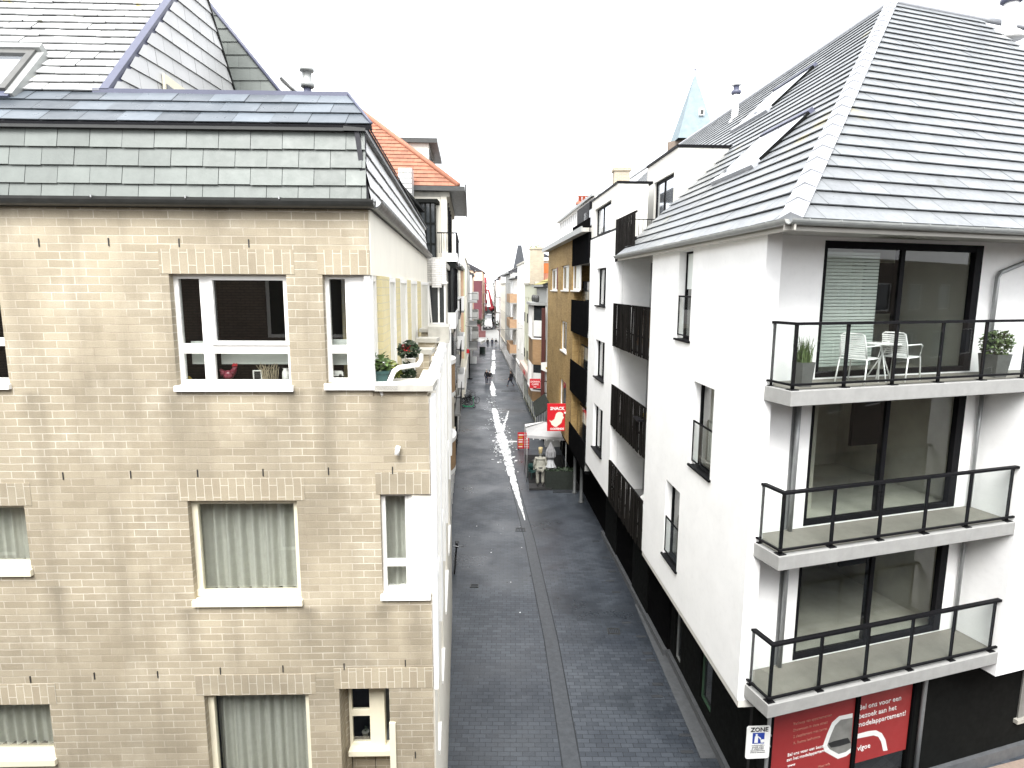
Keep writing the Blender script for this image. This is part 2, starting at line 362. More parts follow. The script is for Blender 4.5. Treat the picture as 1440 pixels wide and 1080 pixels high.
# ------------------------------------------------------------------ generic pieces
def clip(poly, a, b, c):                   # keep a*x+b*y<=c
    out = []
    for i, p in enumerate(poly):
        q = poly[(i+1) % len(poly)]; dp = a*p[0]+b*p[1]-c; dq = a*q[0]+b*q[1]-c
        if dp <= 0: out.append(p)
        if (dp < 0 < dq) or (dq < 0 < dp): t = dp/(dp-dq); out.append((p[0]+(q[0]-p[0])*t, p[1]+(q[1]-p[1])*t))
    return out
def tiles(mb, poly, course, width, th=.03, gap=.004, jit=.004, b0=None, sag=.003):
    lo = min(p[1] for p in poly) if b0 is None else b0; hi = max(p[1] for p in poly)
    x0 = min(p[0] for p in poly); x1 = max(p[0] for p in poly); k = 0; b = lo
    while b < hi-1e-4:
        off = (k % 2)*width/2 + random.uniform(-.02, .02)*width; x = x0-off-width
        while x < x1:
            q = clip(clip(clip(clip(poly, 0, -1, -b), 0, 1, b+course), -1, 0, -(x+gap)), 1, 0, x+width)
            x += width
            if len(q) < 3: continue
            j = random.uniform(-jit, jit); tl = random.uniform(-jit, jit); low = random.uniform(0, jit)
            xc = sum(p[0] for p in q)/len(q); q = [(p[0], p[1]-(sag*rs_ if abs(p[1]-b) < 1e-5 else 0)) for rs_ in [random.random()] for p in q]; bl_ = min(p[1] for p in q)
            def hgt(p): return -(th*(1-(p[1]-b)/course) + .004 + abs(j) + tl*(p[0]-xc)/width)
            top = [(p[0], hgt(p), p[1]) for p in q]; n = len(mb.v); mb.v += top; mb.f.append(list(range(n, n+len(top)))); mb.m.append(0); mb.sm.append(False)
            for i in range(len(q)):        # lower edge riser
                a, c = q[i], q[(i+1) % len(q)]
                if a[1] < b+1e-5 and c[1] < b+1e-5:
                    n2 = len(mb.v); e_ = .42; mb.v += [(a[0], top[i][1]*(1-e_), a[1]), (c[0], top[(i+1) % len(q)][1]*(1-e_), c[1])]
                    mb.f.append([n+i, n2, n2+1, n+(i+1) % len(q)]); mb.m.append(0); mb.sm.append(False)
        b += course; k += 1
    return mb
def roof(name, fr, poly, course, width, mt, parent, th=.03, **k):
    mb = MB(); tiles(mb, poly, course, width, th, **k); o = mb.build(name, mt, parent, fr)
    u = MB(); u.prism([(p[0], p[1]) for p in poly], 'y', .004, .06); u.build('roof_deck', UNDR, o, fr, recalc=True)
    return o
def bars(mb, x0, x1, z0, z1, y0, y1, fw, vs=(), hs=(), vw=None):
    vw = vw or fw
    mb.box(x0, x0+fw, y0, y1, z0, z1); mb.box(x1-fw, x1, y0, y1, z0, z1)
    mb.box(x0+fw, x1-fw, y0, y1, z0, z0+fw); mb.box(x0+fw, x1-fw, y0, y1, z1-fw, z1)
    xs = [x0+fw] + sorted(vs) + [x1-fw]
    for v in vs: mb.box(v-vw/2, v+vw/2, y0+.003, y1-.003, z0+fw, z1-fw)
    for h in hs:
        hz, i0, i1 = h if isinstance(h, tuple) else (h, 0, len(xs)-1)
        for i in range(i0, i1):
            a = xs[i] + (vw/2 if i > 0 else 0); b = xs[i+1] - (vw/2 if i+1 < len(xs)-1 else 0)
            mb.box(a, b, y0+.006, y1-.006, hz-vw/2, hz+vw/2)
def curtain(x0, x1, z0, z1, y, parent, fr, mt, amp=.035, name='curtain', wl=.13):
    wl *= random.uniform(.75, 1.35); amp *= random.uniform(.8, 1.25); mb = MB(); n = int((x1-x0)/.012); ph = random.uniform(0, 6); vs = []
    for i in range(n+1):
        x = x0+(x1-x0)*i/n
        w = amp*(math.sin(x*6.283/wl+ph+1.3*math.sin(x*5+ph)) + .35*math.sin(x*6.283/wl*2.1+ph)); vs += [(x, y+w*.75, z1), (x+.008*math.sin(x*40), y+w*1.15, z0)]
    mb.add(vs, [(2*i, 2*i+1, 2*i+3, 2*i+2) for i in range(n)], 0, True)
    return mb.build(name, mt, parent, fr)
def room(x0, x1, z0, z1, y, d, parent, fr, mt, rx=.3):
    mb = MB(); a, b, c, e = x0-rx, x1+rx, z0-.6, z1+.2; f = y+d
    mb.add([(a,y,c),(b,y,c),(b,y,e),(a,y,e),(a,f,c),(b,f,c),(b,f,e),(a,f,e)], [(4,5,6,7),(0,4,7,3),(1,2,6,5),(0,1,5,4),(3,7,6,2)])
    return mb.build('room_interior', mt, parent, fr)
def window(par, fr, x0, x1, z0, z1, y=.12, fw=.06, vs=(), hs=(), fm=None, gm=None, cur=None, rm=None, sill=None, name='window', vw=None, ftop=None, rd=1.6, dep=.07, rx=.3):
    mb = MB(); bars(mb, x0, x1, z0, z1, y, y+dep, fw, vs, hs, vw); o = mb.build(name, fm or PVC, par, fr)
    MB().box(x0+fw*.5, x1-fw*.5, y+dep*.45, y+dep*.45+.008, z0+fw*.5, z1-fw*.5).build('pane', gm or GL, o, fr)
    if cur: curtain(x0+.02, x1-.02, z0, z1, y+.2, o, fr, cur)
    if rm: room(x0, x1, z0, z1, y+dep+.01, rd, o, fr, rm, rx)
    if sill: MB().box(x0-sill[0], x1+sill[0], -sill[1], y, z0-sill[2], z0+.002).build('sill', sill[3], o, fr)
    return o
def text(s, size, fr, x, y, z, mt, parent, name='lettering', align='CENTER', ext=.004, sx=1.0, bold=0.0):
    cu = bpy.data.curves.new('t', 'FONT'); cu.body = s; cu.size = size; cu.align_x = align; cu.extrude = ext; cu.resolution_u = 2; cu.offset = bold
    t = bpy.data.objects.new('t', cu); C.objects.link(t)
    me = bpy.data.meshes.new_from_object(t.evaluated_get(bpy.context.evaluated_depsgraph_get()))
    bpy.data.objects.remove(t); bpy.data.curves.remove(cu)
    M = Matrix(((sx,0,0,x),(0,0,-1,y),(0,1,0,z),(0,0,0,1)))    # text stands in the frame's x-z plane, facing -y
    me.transform(M); me.transform(pm(parent).inverted() @ fr.M); me.materials.clear(); me.materials.append(mt); me.name = name
    o = bpy.data.objects.new(name, me); C.objects.link(o); o.parent = parent; return o
def leaves(mb, c, rx, ry, rz, n, size, shell=.3):
    for _ in range(n):
        while True:
            p = Vector((random.uniform(-1,1), random.uniform(-1,1), random.uniform(-1,1)))
            if shell < p.length < 1: break
        q = Vector((c[0]+p.x*rx, c[1]+p.y*ry, c[2]+p.z*rz)); a = Vector((random.gauss(0,1), random.gauss(0,1), random.gauss(0,.6))).normalized()
        b = a.cross(Vector((random.gauss(0,1), random.gauss(0,1), random.gauss(0,1)))).normalized(); s = size*random.uniform(.6, 1.3)
        mb.add([q-a*s, q+b*s*.45, q+a*s, q-b*s*.45], [(0,1,2,3)])
    return mb
def skin(name, verts, edges, radii, mt, parent, fr, sub=1):
    me = bpy.data.meshes.new('k'); me.from_pydata(verts, edges, []); o = bpy.data.objects.new('k', me); C.objects.link(o)
    md = o.modifiers.new('s', 'SKIN'); md.use_smooth_shade = True
    for i, r in enumerate(radii): me.skin_vertices[0].data[i].radius = (r, r) if not isinstance(r, tuple) else r
    me.skin_vertices[0].data[0].use_root = True
    sm = o.modifiers.new('u', 'SUBSURF'); sm.levels = sm.render_levels = sub
    dg = bpy.context.evaluated_depsgraph_get(); dg.update(); r = bpy.data.meshes.new_from_object(o.evaluated_get(dg))
    bpy.data.objects.remove(o); bpy.data.meshes.remove(me); r.name = name
    r.transform(pm(parent).inverted() @ fr.M); r.materials.clear(); r.materials.append(mt)
    q = bpy.data.objects.new(name, r); C.objects.link(q); q.parent = parent; return q
# ================================================================== SETTING
def sheet(name, pts, z, mt):
    mb = MB(); mb.poly([(p[0], p[1], z) for p in pts]); return tag(mb.build(name, mt), kind='structure')
sheet('street', [(-400,-60), (400,-60), (400,900), (-400,900)], 0, PAVE)
# central drain: a slightly sunk strip of pale setts between two dark joints, running down the street
ax = [(1.47,12.2), (1.44,13), (1.28,18.3), (.82,26.2), (-.2,38.7), (-1.86,60.1), (-2.97,92.3), (-5.2,150)]
def off(pts, d):
    out = []
    for i, p in enumerate(pts):
        a = Vector(pts[max(i-1, 0)]); b = Vector(pts[min(i+1, len(pts)-1)]); t = (b-a).normalized(); out.append((p[0]-t.y*d, p[1]+t.x*d))
    return out
def strip(name, pts, d0, d1, z, mt):
    a = off(pts, d0); b = off(pts, d1); mb = MB(); n = len(pts)
    mb.add([(p[0], p[1], z) for p in a] + [(p[0], p[1], z) for p in b], [(i, i+1, n+i+1, n+i) for i in range(n-1)])
    return tag(mb.build(name, mt), kind='structure')
strip('drain_channel', ax, -.23, .23, .004, CHAN)
strip('drain_joint', ax, .20, .235, .008, CHANL); strip('drain_joint', ax, -.235, -.20, .008, CHANL)
def blob(mb, cx, cy, rx, ry, n=12):
    zb_ = random.uniform(.0125, .019); mb.poly([(cx+rx*math.cos(6.283*i/n)*random.uniform(.6,1.15), cy+ry*math.sin(6.283*i/n)*random.uniform(.6,1.15), zb_) for i in range(n)])
def ribbon(mb, P, ws, steps, z=.012, jit=.25):
    L = []; R = []
    for i in range(steps+1):
        u = i/steps*(len(P)-1); k = min(int(u), len(P)-2); f = u-k
        p = Vector(P[k])*(1-f)+Vector(P[k+1])*f; w = ws[k]*(1-f)+ws[k+1]*f; t = (Vector(P[k+1])-Vector(P[k])).normalized()
        a = w*random.uniform(1-jit, 1+jit); b = w*random.uniform(1-jit, 1+jit)
        L.append((p.x-t.y*a, p.y+t.x*a, z)); R.append((p.x+t.y*b, p.y-t.x*b, z))
    n = len(L); mb.add(L+R, [(i, i+1, n+i+1, n+i) for i in range(n-1)])
wp = MB()  # white ribbons and specks laid flat along the drain
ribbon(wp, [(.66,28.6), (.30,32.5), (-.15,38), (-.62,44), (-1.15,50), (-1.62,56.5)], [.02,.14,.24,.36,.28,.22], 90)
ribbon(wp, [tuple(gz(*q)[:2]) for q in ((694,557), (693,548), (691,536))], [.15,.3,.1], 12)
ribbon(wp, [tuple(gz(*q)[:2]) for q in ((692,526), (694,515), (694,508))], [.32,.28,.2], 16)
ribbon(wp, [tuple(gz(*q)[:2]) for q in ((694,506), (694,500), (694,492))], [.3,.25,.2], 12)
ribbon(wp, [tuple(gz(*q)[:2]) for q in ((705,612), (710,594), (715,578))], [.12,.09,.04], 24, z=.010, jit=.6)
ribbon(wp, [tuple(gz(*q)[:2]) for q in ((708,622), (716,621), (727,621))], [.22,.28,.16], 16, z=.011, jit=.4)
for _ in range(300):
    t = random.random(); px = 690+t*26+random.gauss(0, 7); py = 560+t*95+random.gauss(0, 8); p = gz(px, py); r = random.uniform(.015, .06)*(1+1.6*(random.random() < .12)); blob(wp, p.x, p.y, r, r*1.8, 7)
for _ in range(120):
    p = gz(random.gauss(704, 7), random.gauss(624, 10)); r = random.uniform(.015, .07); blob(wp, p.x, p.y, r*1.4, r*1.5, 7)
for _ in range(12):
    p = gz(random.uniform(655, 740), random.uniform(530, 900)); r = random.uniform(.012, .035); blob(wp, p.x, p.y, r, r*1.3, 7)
tag(wp.build('streak_patches', STREAKW), kind='structure')
# lighter strip of kerb stones along the right-hand plinth, cross-street footway
sheet('kerb', [(4.52,13.3), (4.98,13.3), (4.70,20.6), (4.36,20.6)], .012, PAVL)
fw = MB()
for i in range(24):
    if random.random() < .35: continue
    y = 13.4+i*.55+random.uniform(-.2, .2); x = 4.98-.042*(y-13.4)-.50-random.uniform(.05, .4); fw.box(x-.15, x+.15, y-.05, y+.05, .001, .010)
tag(fw.build('dark_setts', mat('dark_sett', (.035,.038,.042), .6)), kind='structure')
sheet('footway', [(11.0,10.6), (30,16.6), (30,18.3), (11.0,13.02)], .008, PAVB)
sheet('distant_square', [(-9,128), (8,128), (14,168), (-14,168)], .016, mat('square_setts', (.22,.22,.21), .6, .1, 1))
# iron covers in the paving
def cover(px, py, w, l, label):
    p = gz(px, py); fr = Fr((p.x, p.y, 0), (1, -.06, 0)); r = root('drain_grate', fr, label, 'drain grate', 'iron covers in the paving')
    mb = MB(); bars(mb, -w, w, -l, l, 0, .02, .03); mb2 = MB()
    for v, f in ((mb, None),): mb2.add([(a, c, b) for a, b, c in v.v], v.f)
    mb2.build('frame', GUT, r, fr, recalc=True)
    g = MB()
    for i in range(6): x = -w+.05+i*(2*w-.1)/5.; g.box(x-.018, x+.018, -l+.03, l-.03, .002, .016)
    g.build('grating', CHANL, r, fr)
cover(732, 745, .24, .2, 'dark square drain grate in the channel at the near end of the white streak')
cover(700, 609, .26, .2, 'small drain grate inside the widest part of the white streak')
cover(693, 566, .26, .2, 'drain grate at the far tip of the white streak')
cover(667, 824, .16, .13, 'small iron cover in the left half of the street near the corner')
cover(863, 888, .2, .17, 'dark iron cover near the black plinth on the right')
cover(717, 550, .9, .35, 'long flat cover in the street just before the striding pedestrian')

# ================================================================== CORNER BUILDING (left)
LF = ang((-1.027, 7.6, 0), 1.7)
LS = ang((-1.027, 7.6, 0), 94.6)
su = LF.px(520, 400)[0]
LSU = ang(LF.w(su), 94.6)
B = root('corner_building', LF, 'pale brick corner apartment building with slate mansard, left foreground', 'building')
def avg(fr, pts, d=0):
    q = [fr.px(*p, d) for p in pts]; return q
def rect(fr, x0s, x1s, z0s, z1s, d=0):
    f = lambda L, i: sum(fr.px(*p, d)[i] for p in L)/len(L)
    return f(x0s, 0), f(x1s, 0), f(z0s, 1), f(z1s, 1)
A1 = rect(LF, [(238,390), (248,538)], [(402,390), (410,538)], [(250,543), (408,542)], [(245,386), (400,385)])
A0 = (A1[0]-3.5, LF.px(4, 460)[0], A1[2]+.02, A1[3])
A2 = (LF.px(456, 460)[0], su+.012, A1[2]+.03, A1[3])
B1 = rect(LF, [(265,706), (272,840)], [(417,703), (424,838)], [(272,845), (424,841)], [(265,705), (415,703)])
B0 = (B1[0]-3.6, LF.px(40, 765)[0], LF.px(46, 800)[1], LF.px(33, 711)[1])
B2 = (LF.px(536, 760)[0], -.06, LF.px(570, 835)[1], LF.px(570, 695)[1])
Cw1 = (LF.px(290, 1020)[0], LF.px(436, 1020)[0], LF.px(360, 977)[1]-1.42, LF.px(360, 977)[1])
Cw0 = (Cw1[0]-3.4, LF.px(74, 1030)[0], LF.px(75, 1066)[1], LF.px(70, 990)[1])
C2 = (LF.px(478, 1000)[0], LF.px(548, 1000)[0], LF.px(515, 1048)[1]-.9, LF.px(515, 968)[1])
zt = LF.px(565, 558)[1]                                   # terrace parapet underside of cap
mb = MB()
mb.wall(-9.5, su, zt, 11.98, [A1, A0, A2], .28)
mb.build('upper_wall', BR_L, B, LF)
mb = MB(); mb.wall(-9.5, 0, .0, zt, [B1, B0, (B2[0], .2, B2[2], B2[3]), Cw1, Cw0, C2], .28)
mb.build('lower_wall', BR_L, B, LF)
# soldier-course lintels
def lintel(x0, x1, z, h, zt2=None):
    MB().box(x0, x1, -.006, .27, z+.002, z+h).build('lintel', BR_LV, B, LF, rotuv=True)
hl = .29
for w in (A1, B1, Cw1): lintel(w[0]-.1, w[1]+.1, w[3], hl)
lintel(A2[0]-.05, su+.004, A2[3], hl); lintel(B2[0]-.05, .004, B2[3], hl); lintel(C2[0]-.06, .004, C2[3], hl)
lintel(B0[0], B0[1]+.1, B0[3], hl); lintel(Cw0[0], Cw0[1]+.1, Cw0[3], hl)
for px, py in [(55,341),(153,340),(252,341),(350,342),(89,669),(184,667),(278,665),(370,664),(462,662),(552,661),(43,955),(133,950),(222,948),(310,943),(398,940),(484,937),(570,932),(584,1061)]:
    s, z = LF.px(px, py); MB().box(s-.006, s+.006, -.010, .02, z-.05, z+.045).build('weep_slot', INK, B, LF)
# windows of the front
def q(px, py, d=.12): return LF.px(px, py, d)
x0, x1, z0, z1 = A1
w1 = window(B, LF, x0, x1, z0, z1, .10, .055, [q(291,440)[0]], [q(330,490)[1]], PVC, GL, None, DARK, None, vw=.12)
f = MB(); bars(f, q(297,440)[0], x1-.02, q(330,485)[1], z1-.02, .085, .13, .05); f.build('casement', PVC, w1, LF)
MB().box(x0-.02, x1+.03, -.05, .12, z0-.065, z0+.002).build('sill', PVC, B, LF)
MB().box(x0+.08, q(284,440)[0], .26, .275, q(330,512,.26)[1], z0+.52).build('blind', BLIND, w1, LF)
MB().box(q(300,440)[0], x1-.06, .26, .275, q(330,512,.26)[1], z0+.52).build('blind', BLIND, w1, LF)
window(B, LF, A0[0], A0[1], A0[2], A0[3], .10, .055, [A0[1]-1.0], [A0[2]+.5], PVC, GL, None, DARK, (.02,.05,.06,PVC), vw=.1)
w2 = window(B, LF, A2[0], q(490,460)[0]+.03, A2[2], A2[3], .10, .05, [], [q(475,491)[1]], PVC, GL, None, DARK, None, vw=.1, rx=0)
MB().box(q(490,460)[0]+.03, su+.01, .085, .17, A2[2], A2[3]).build('corner_post', PVC, B, LF)
MB().box(A2[0]-.02, LF.px(560,545)[0], -.05, .17, A2[2]-.075, A2[2]-.001).build('sill', PVC, B, LF)
MB().box(q(459,440)[0], q(486,440)[0], .25, .262, q(470,513,.25)[1], A2[2]+.52).build('blind', BLIND, w2, LF)
wb1 = window(B, LF, B1[0], B1[1], B1[2], B1[3], .10, .075, [], [], PVCY, GL, CURT, DARK, None)
MB().box(B1[0]-.02, B1[1]+.02, -.05, .10, B1[2]-.075, B1[2]+.001).build('sill', PVCY, B, LF)
MB().box(B1[0]+.0, B1[1]-.0, .08, .098, B1[2]+.01, B1[2]+.10).build('drip_board', PVCY, B, LF)
window(B, LF, B0[0], B0[1], B0[2], B0[3], .10, .06, [], [], PVCY, GL, CURT, DARK, (.02,.05,.08,PVCY))
window(B, LF, Cw1[0], Cw1[1], Cw1[2], Cw1[3], .10, .075, [], [], PVCY, GL, CURT, DARK, (.02,.05,.08,PVCY))
window(B, LF, Cw0[0], Cw0[1], Cw0[2], Cw0[3], .10, .06, [], [], PVCY, GL, CURT, DARK, (.02,.05,.08,PVCY))
wb2 = window(B, LF, B2[0], q(577,770)[0], B2[2], B2[3], .08, .05, [], [q(555,790)[1]], PVC, GL, CURT, DARK, None, vw=.09, rx=0)
MB().box(q(577,770)[0], q(592,770)[0], .06, .15, B2[2], B2[3]).build('corner_post', PVC, B, LF)
MB().box(B2[0]-.02, -.01, -.05, .3, B2[2]-.07, B2[2]+.001).build('sill', PVC, B, LF)
MB().box(-.10, -.002, .06, .4, B2[2]+.22, B2[3]-.002).build('corner_pier', BR_L, B, LF)
MB().box(-.15, -.004, .004, .3, B2[2]+.002, B2[2]+.22).build('corner_kerb', PVC, B, LF)
# small recessed window bottom right, with its canted niche
n0 = q(491,1000,.3)[0]
mb = MB(); mb.add([(C2[0],.28,C2[2]), (C2[0],.28,C2[3]), (n0,.36,C2[3]), (n0,.36,C2[2])], [(0,1,2,3)])
mb.box(C2[0], C2[1], .40, .44, C2[2], q(515,1052,.3)[1]); mb.build('niche', BR_L, B, LF)
zc = q(515,1048,.3)[1]; xc = q(524,1000,.3)[0]
window(B, LF, n0, xc, zc, C2[3], .30, .04, [], [q(505,1003,.3)[1]], PVCY, GL, None, DARK, None, vw=.09, rx=0)
MB().box(xc, q(541,1000,.3)[0], .29, .40, zc, C2[3]).build('corner_post', PVCY, B, LF)
MB().box(n0-.0, C2[1]+.0, .18, .40, zc-.075, zc-.001).build('sill', PVCY, B, LF)
MB().box(C2[1]-.005, C2[1]+.075, -.03, .38, C2[2]-.5, LF.px(548,1015)[1]).build('niche_cheek', PVCY, B, LF)
pt = root('flower_pot', Fr(LF.w((n0+xc)/2+.03, .42, zc+.04), (1,0,0)), 'small grey pot behind the pane of the low recessed window', 'pot')
MB().lathe([(.035,0),(.05,.08),(.055,.085),(.045,.085)]).build('pot', PGREY, pt)
leaves(MB(), (0,0,.12), .03, .03, .04, 14, .02).build('sprig', LEAFD, pt)

# side: street front of the corner building
Ls = 12.6
zc9 = LF.px(565, 546)[1]
mb = MB(); mb.wall(.03, Ls, 0, zc9-.12, [(.9,1.5,6.9,8.3), (2.6,3.6,6.9,8.3), (4.6,5.4,6.9,8.3), (7,9,6.9,8.3), (.9,1.5,4.1,5.5), (2.6,3.6,4.1,5.5), (5,7,4.1,5.5), (8,10,4.1,5.5)], .25, -.018)
mb.build('street_wall', CREAM, B, LS)
for a, b, z0, z1 in [(.9,1.5,6.9,8.3), (2.6,3.6,6.9,8.3), (4.6,5.4,6.9,8.3), (7,9,6.9,8.3), (.9,1.5,4.1,5.5), (2.6,3.6,4.1,5.5), (5,7,4.1,5.5), (8,10,4.1,5.5)]:
    window(B, LS, a, b, z0, z1, .03, .08, [], [], PVC, MILK, sill=(.02,.05,.06,PVC))
for a, b in ((.03,.42), (1.75,2.3), (4.0,4.3), (6.0,6.5), (9.3,9.6), (11.8,12.6)):
    MB().box(a, b, -.07, .0, 5.7, zc9-.13).build('pilaster', WHITE, B, LS)
for a, b in ((.45,.85), (2.32,2.58), (4.32,4.58)): MB().box(a, b, -.012, .0, 3.2, 8.4).build('brick_panel', BR_Y, B, LS)
# terrace cap and parapet
MB().box(LF.px(528,548)[0], .06, -.05, .55, zc9-.03, zc9+.045).build('parapet_cap', STONE, B, LF)
MB().box(su, -.02, .02, .30, zt-.05, zc9-.031).build('parapet', BR_L, B, LF)
MB().box(.55, Ls, -.06, .10, zc9-.12, zc9-.02).build('parapet', WHITE, B, LS)
MB().box(.56, 12.5, .02, 1.2, zt-.55, zt-.43).build('terrace_floor', STONE, B, LS)
# dividing piers along the terrace, each under a stone cap
for Y, xa, xb, cy, dz in ((10.3,584,603,494,.075), (12.3,588,611,478,.07), (14.4,592,617,464,.065)):
    a = gy(xa, cy, Y); b = gy(xb, cy, Y); z = a.z; p = root('terrace_pier', Fr((a.x, Y, 0), (1,0,0)), '%s brick pier with stone cap on the corner terrace' % {10.3:'nearest small', 12.3:'middle small', 14.4:'farthest small'}[Y], 'pier', 'piers on the terrace')
    w = b.x-a.x
    MB().box(0, w, 0, .35, 9.2, z-.05).build('shaft', BR_L, p); MB().box(-.04, w+.05, -.04, .42, z-.049, z+.03).build('cap', STONE, p)
MB().box(6.6, 7.6, -.12, .35, zc9-.02, 10.12).build('parapet_cap', STONE, B, LS)
# upper street side: pale lintel band over alternating window bays and yellow brick piers
edges = [LSU.px(x, 460)[0] for x in (531, 542, 551, 558, 568, 574, 583, 589)]
zl = A1[3]-.0
E2 = 12.6
mb = MB(); mb.wall(.03, E2, zl, 11.96, [], .25, -.018); mb.build('side_wall', CREAM, B, LSU)
e = edges
for a, b in ((e[0],e[1]), (e[2],e[3]), (e[4],e[5]), (e[6],e[7])):
    MB().box(a, b, -.07, .45, 9.2, zl-.001).build('pier', BR_Y, B, LSU)
for a, b in ((.02,e[0]), (e[1],e[2]), (e[3],e[4]), (e[5],e[6]), (e[7],E2-.4)):
    window(B, LSU, a, b, 9.2 if a > .1 else zc9+.05, zl-.002, -.075 if a > .1 else .0, .07, [], [9.85] if a < .1 else [], PVC, MILK)
MB().box(E2-.4, E2, .0, .3, 9.2, zl-.001).build('end_pier', CREAM, B, LSU)
# gutter: half-round, front and side
def gutter(fr, x0, x1, y, z, r, mt, par, name='gutter'):
    prof = [(r*math.cos(t), r*math.sin(t)) for t in [math.pi*(1+i/10) for i in range(11)]]
    prof = [(a, b) for a, b in prof] + [(a*.86, b*.86) for a, b in reversed(prof)]
    g = MB(); g.prism([(y+a, z+b) for a, b in prof], 'x', x0, x1); return g.build(name, mt, par, fr, recalc=True)
gutter(LF, -9.5, su+.10, -.09, 12.0, .10, GUT, B); gutter(LSU, -.1, E2, -.09, 12.0, .10, GUT, B)
k = MB()
for i in range(9): k.box(-9+i*1.05, -8.985+i*1.05, -.20, .0, 11.985, 12.012)
k.build('gutter_bracket', STEEL, B, LF)
MB().box(-9.5, su, -.03, .2, 11.9, 11.975).build('gutter_board', GUT, B, LF); MB().box(.0, E2, -.03, .2, 11.9, 11.975).build('gutter_board', GUT, B, LSU)
# mansard slate band
zb0, zb1 = LF.px(260,285)[1], LF.px(260,183, .07)[1]
hb = math.hypot(.1, zb1-zb0)
mf = Fr(LF.w(0, -.03, zb0), LF.x, LF.z*(zb1-zb0)+LF.y*.1)
roof('slate_band', mf, [(-9.5,0), (su,0), (su-.02,hb), (-9.5,hb)], hb/4, .365, SLG, B, .026, gap=.006, jit=.003, sag=.009)
ms = Fr(LSU.w(0, -.03, zb0), LSU.x, LSU.z*(zb1-zb0)+LSU.y*.1)
roof('slate_band', ms, [(0,0), (E2,0), (E2,hb), (.02,hb)], hb/4, .365, GABS, B, .026, gap=.006, jit=.003, sag=.009)
MB().box(-9.5, su-.06, .0, .25, zb1-.0, zb1+.06).build('trim', GUT, B, LF); MB().box(.0, E2, .0, .25, zb1, zb1+.06).build('trim', GUT, B, LSU)
# shallow slate cap above
zc0 = zb1+.06; y0 = -.02
zc1 = zc0+.50; y1 = .62
cf = Fr(LF.w(0, y0, zc0), LF.x, LF.z*(zc1-zc0)+LF.y*(y1-y0)); hc = math.hypot(y1-y0, zc1-zc0)
xr0 = cf.px(521,181)[0]; xr1 = cf.px(485,147)[0]
roof('slate_cap', cf, [(-9.5,0), (xr0,0), (xr1,hc), (-9.5,hc)], hc/3, .43, SLB, B, .018, gap=.005, jit=.005)
cs = Fr(LSU.w(0, -.02, zc0), LSU.x, LSU.z*(zc1-zc0)+LSU.y*.3)
roof('slate_cap', cs, [(0,0), (E2,0), (E2,.58), (.64,.58)], .2, .4, SLB, B, .016)
MB().tube([cf.w(xr0, -.02, 0), cf.w(xr1, -.02, hc)], .018, 6).build('hip_strip', ZINC, B, O0)
MB().box(LF.px(135,140,y1)[0]-.02, xr1, y1-.03, y1+.10, zc1-.02, zc1+.035).build('ridge_flashing', ZINC, B, LF)
MB().box(-5, su-.6, y1+.1, 12, zc1-.1, zc1-.02).build('flat_deck', DGREY, B, LF)
# main roof rising at the back left: pale slates, verge, slate-hung gable with a little window
ub = Fr(LF.w(0, y1, zc1), LF.x, LF.z*1+LF.y*.95)
vx = ub.px(135,140)[0]; vt = ub.px(235,0)
vh = vt[1]*1.5; vx2 = vx+(vt[0]-vx)*1.5
roof('main_roof', ub, [(-9.5,0), (vx,0), (vx2,vh), (-9.5,vh)], .185, .37, SLW, B, .03, gap=.006, jit=.006, sag=.022)
MB().prism([(vx-.0,0), (vx+.11,0), (vx2+.11,vh), (vx2-.0,vh)], 'y', -.05, .05).build('verge', ZINC, B, ub, recalc=True)
# gable: vertical, receding with the street
P0 = ub.w(vx+.1, 0, 0); P1 = ub.w(vx2+.1, 0, vh)
gd = Vector((P1.x-P0.x, P1.y-P0.y, 0)).normalized()
gf = Fr(Vector((P0.x, P0.y, 0)), gd)
def gp(px, py): return gf.px(px, py)
top = ((P1-P0).dot(gd), P1.z)
g4 = gp(331,139); g3 = gp(290,0); k3 = 1.9
gx = (g4[0]+(g3[0]-g4[0])*k3, g4[1]+(g3[1]-g4[1])*k3)
gpoly = [(0,zc1), (g4[0]+.3,zc1), g4, gx, top]
tmb = MB(); tiles(tmb, [(a, b) for a, b in gpoly], .22, .42, .022, .005, .002); tmb.build('gable_slates', GABS, B, gf)
MB().prism(gpoly, 'y', .004, .2).build('gable_wall', UNDR, B, gf, recalc=True)
wv = [gp(225,103), gp(273,139), gp(226,139)]
MB().prism([wv[0], wv[1], (wv[1][0], zc1-.1), (wv[2][0], zc1-.1)], 'y', -.06, -.03).build('gable_window', PVCY, B, gf, recalc=True)
s1 = gp(228,118); s2 = gp(255,139)
MB().prism([s1, s2, (s2[0], zc1-.1), (s1[0], zc1-.1)], 'y', -.07, -.058).build('pane', GLD, B, gf, recalc=True)
MB().tube([gf.w(g4[0]+.02,-.02,g4[1]), gf.w(gx[0]+.02,-.02,gx[1])], .022, 6).build('gable_edge', GUT, B, O0)
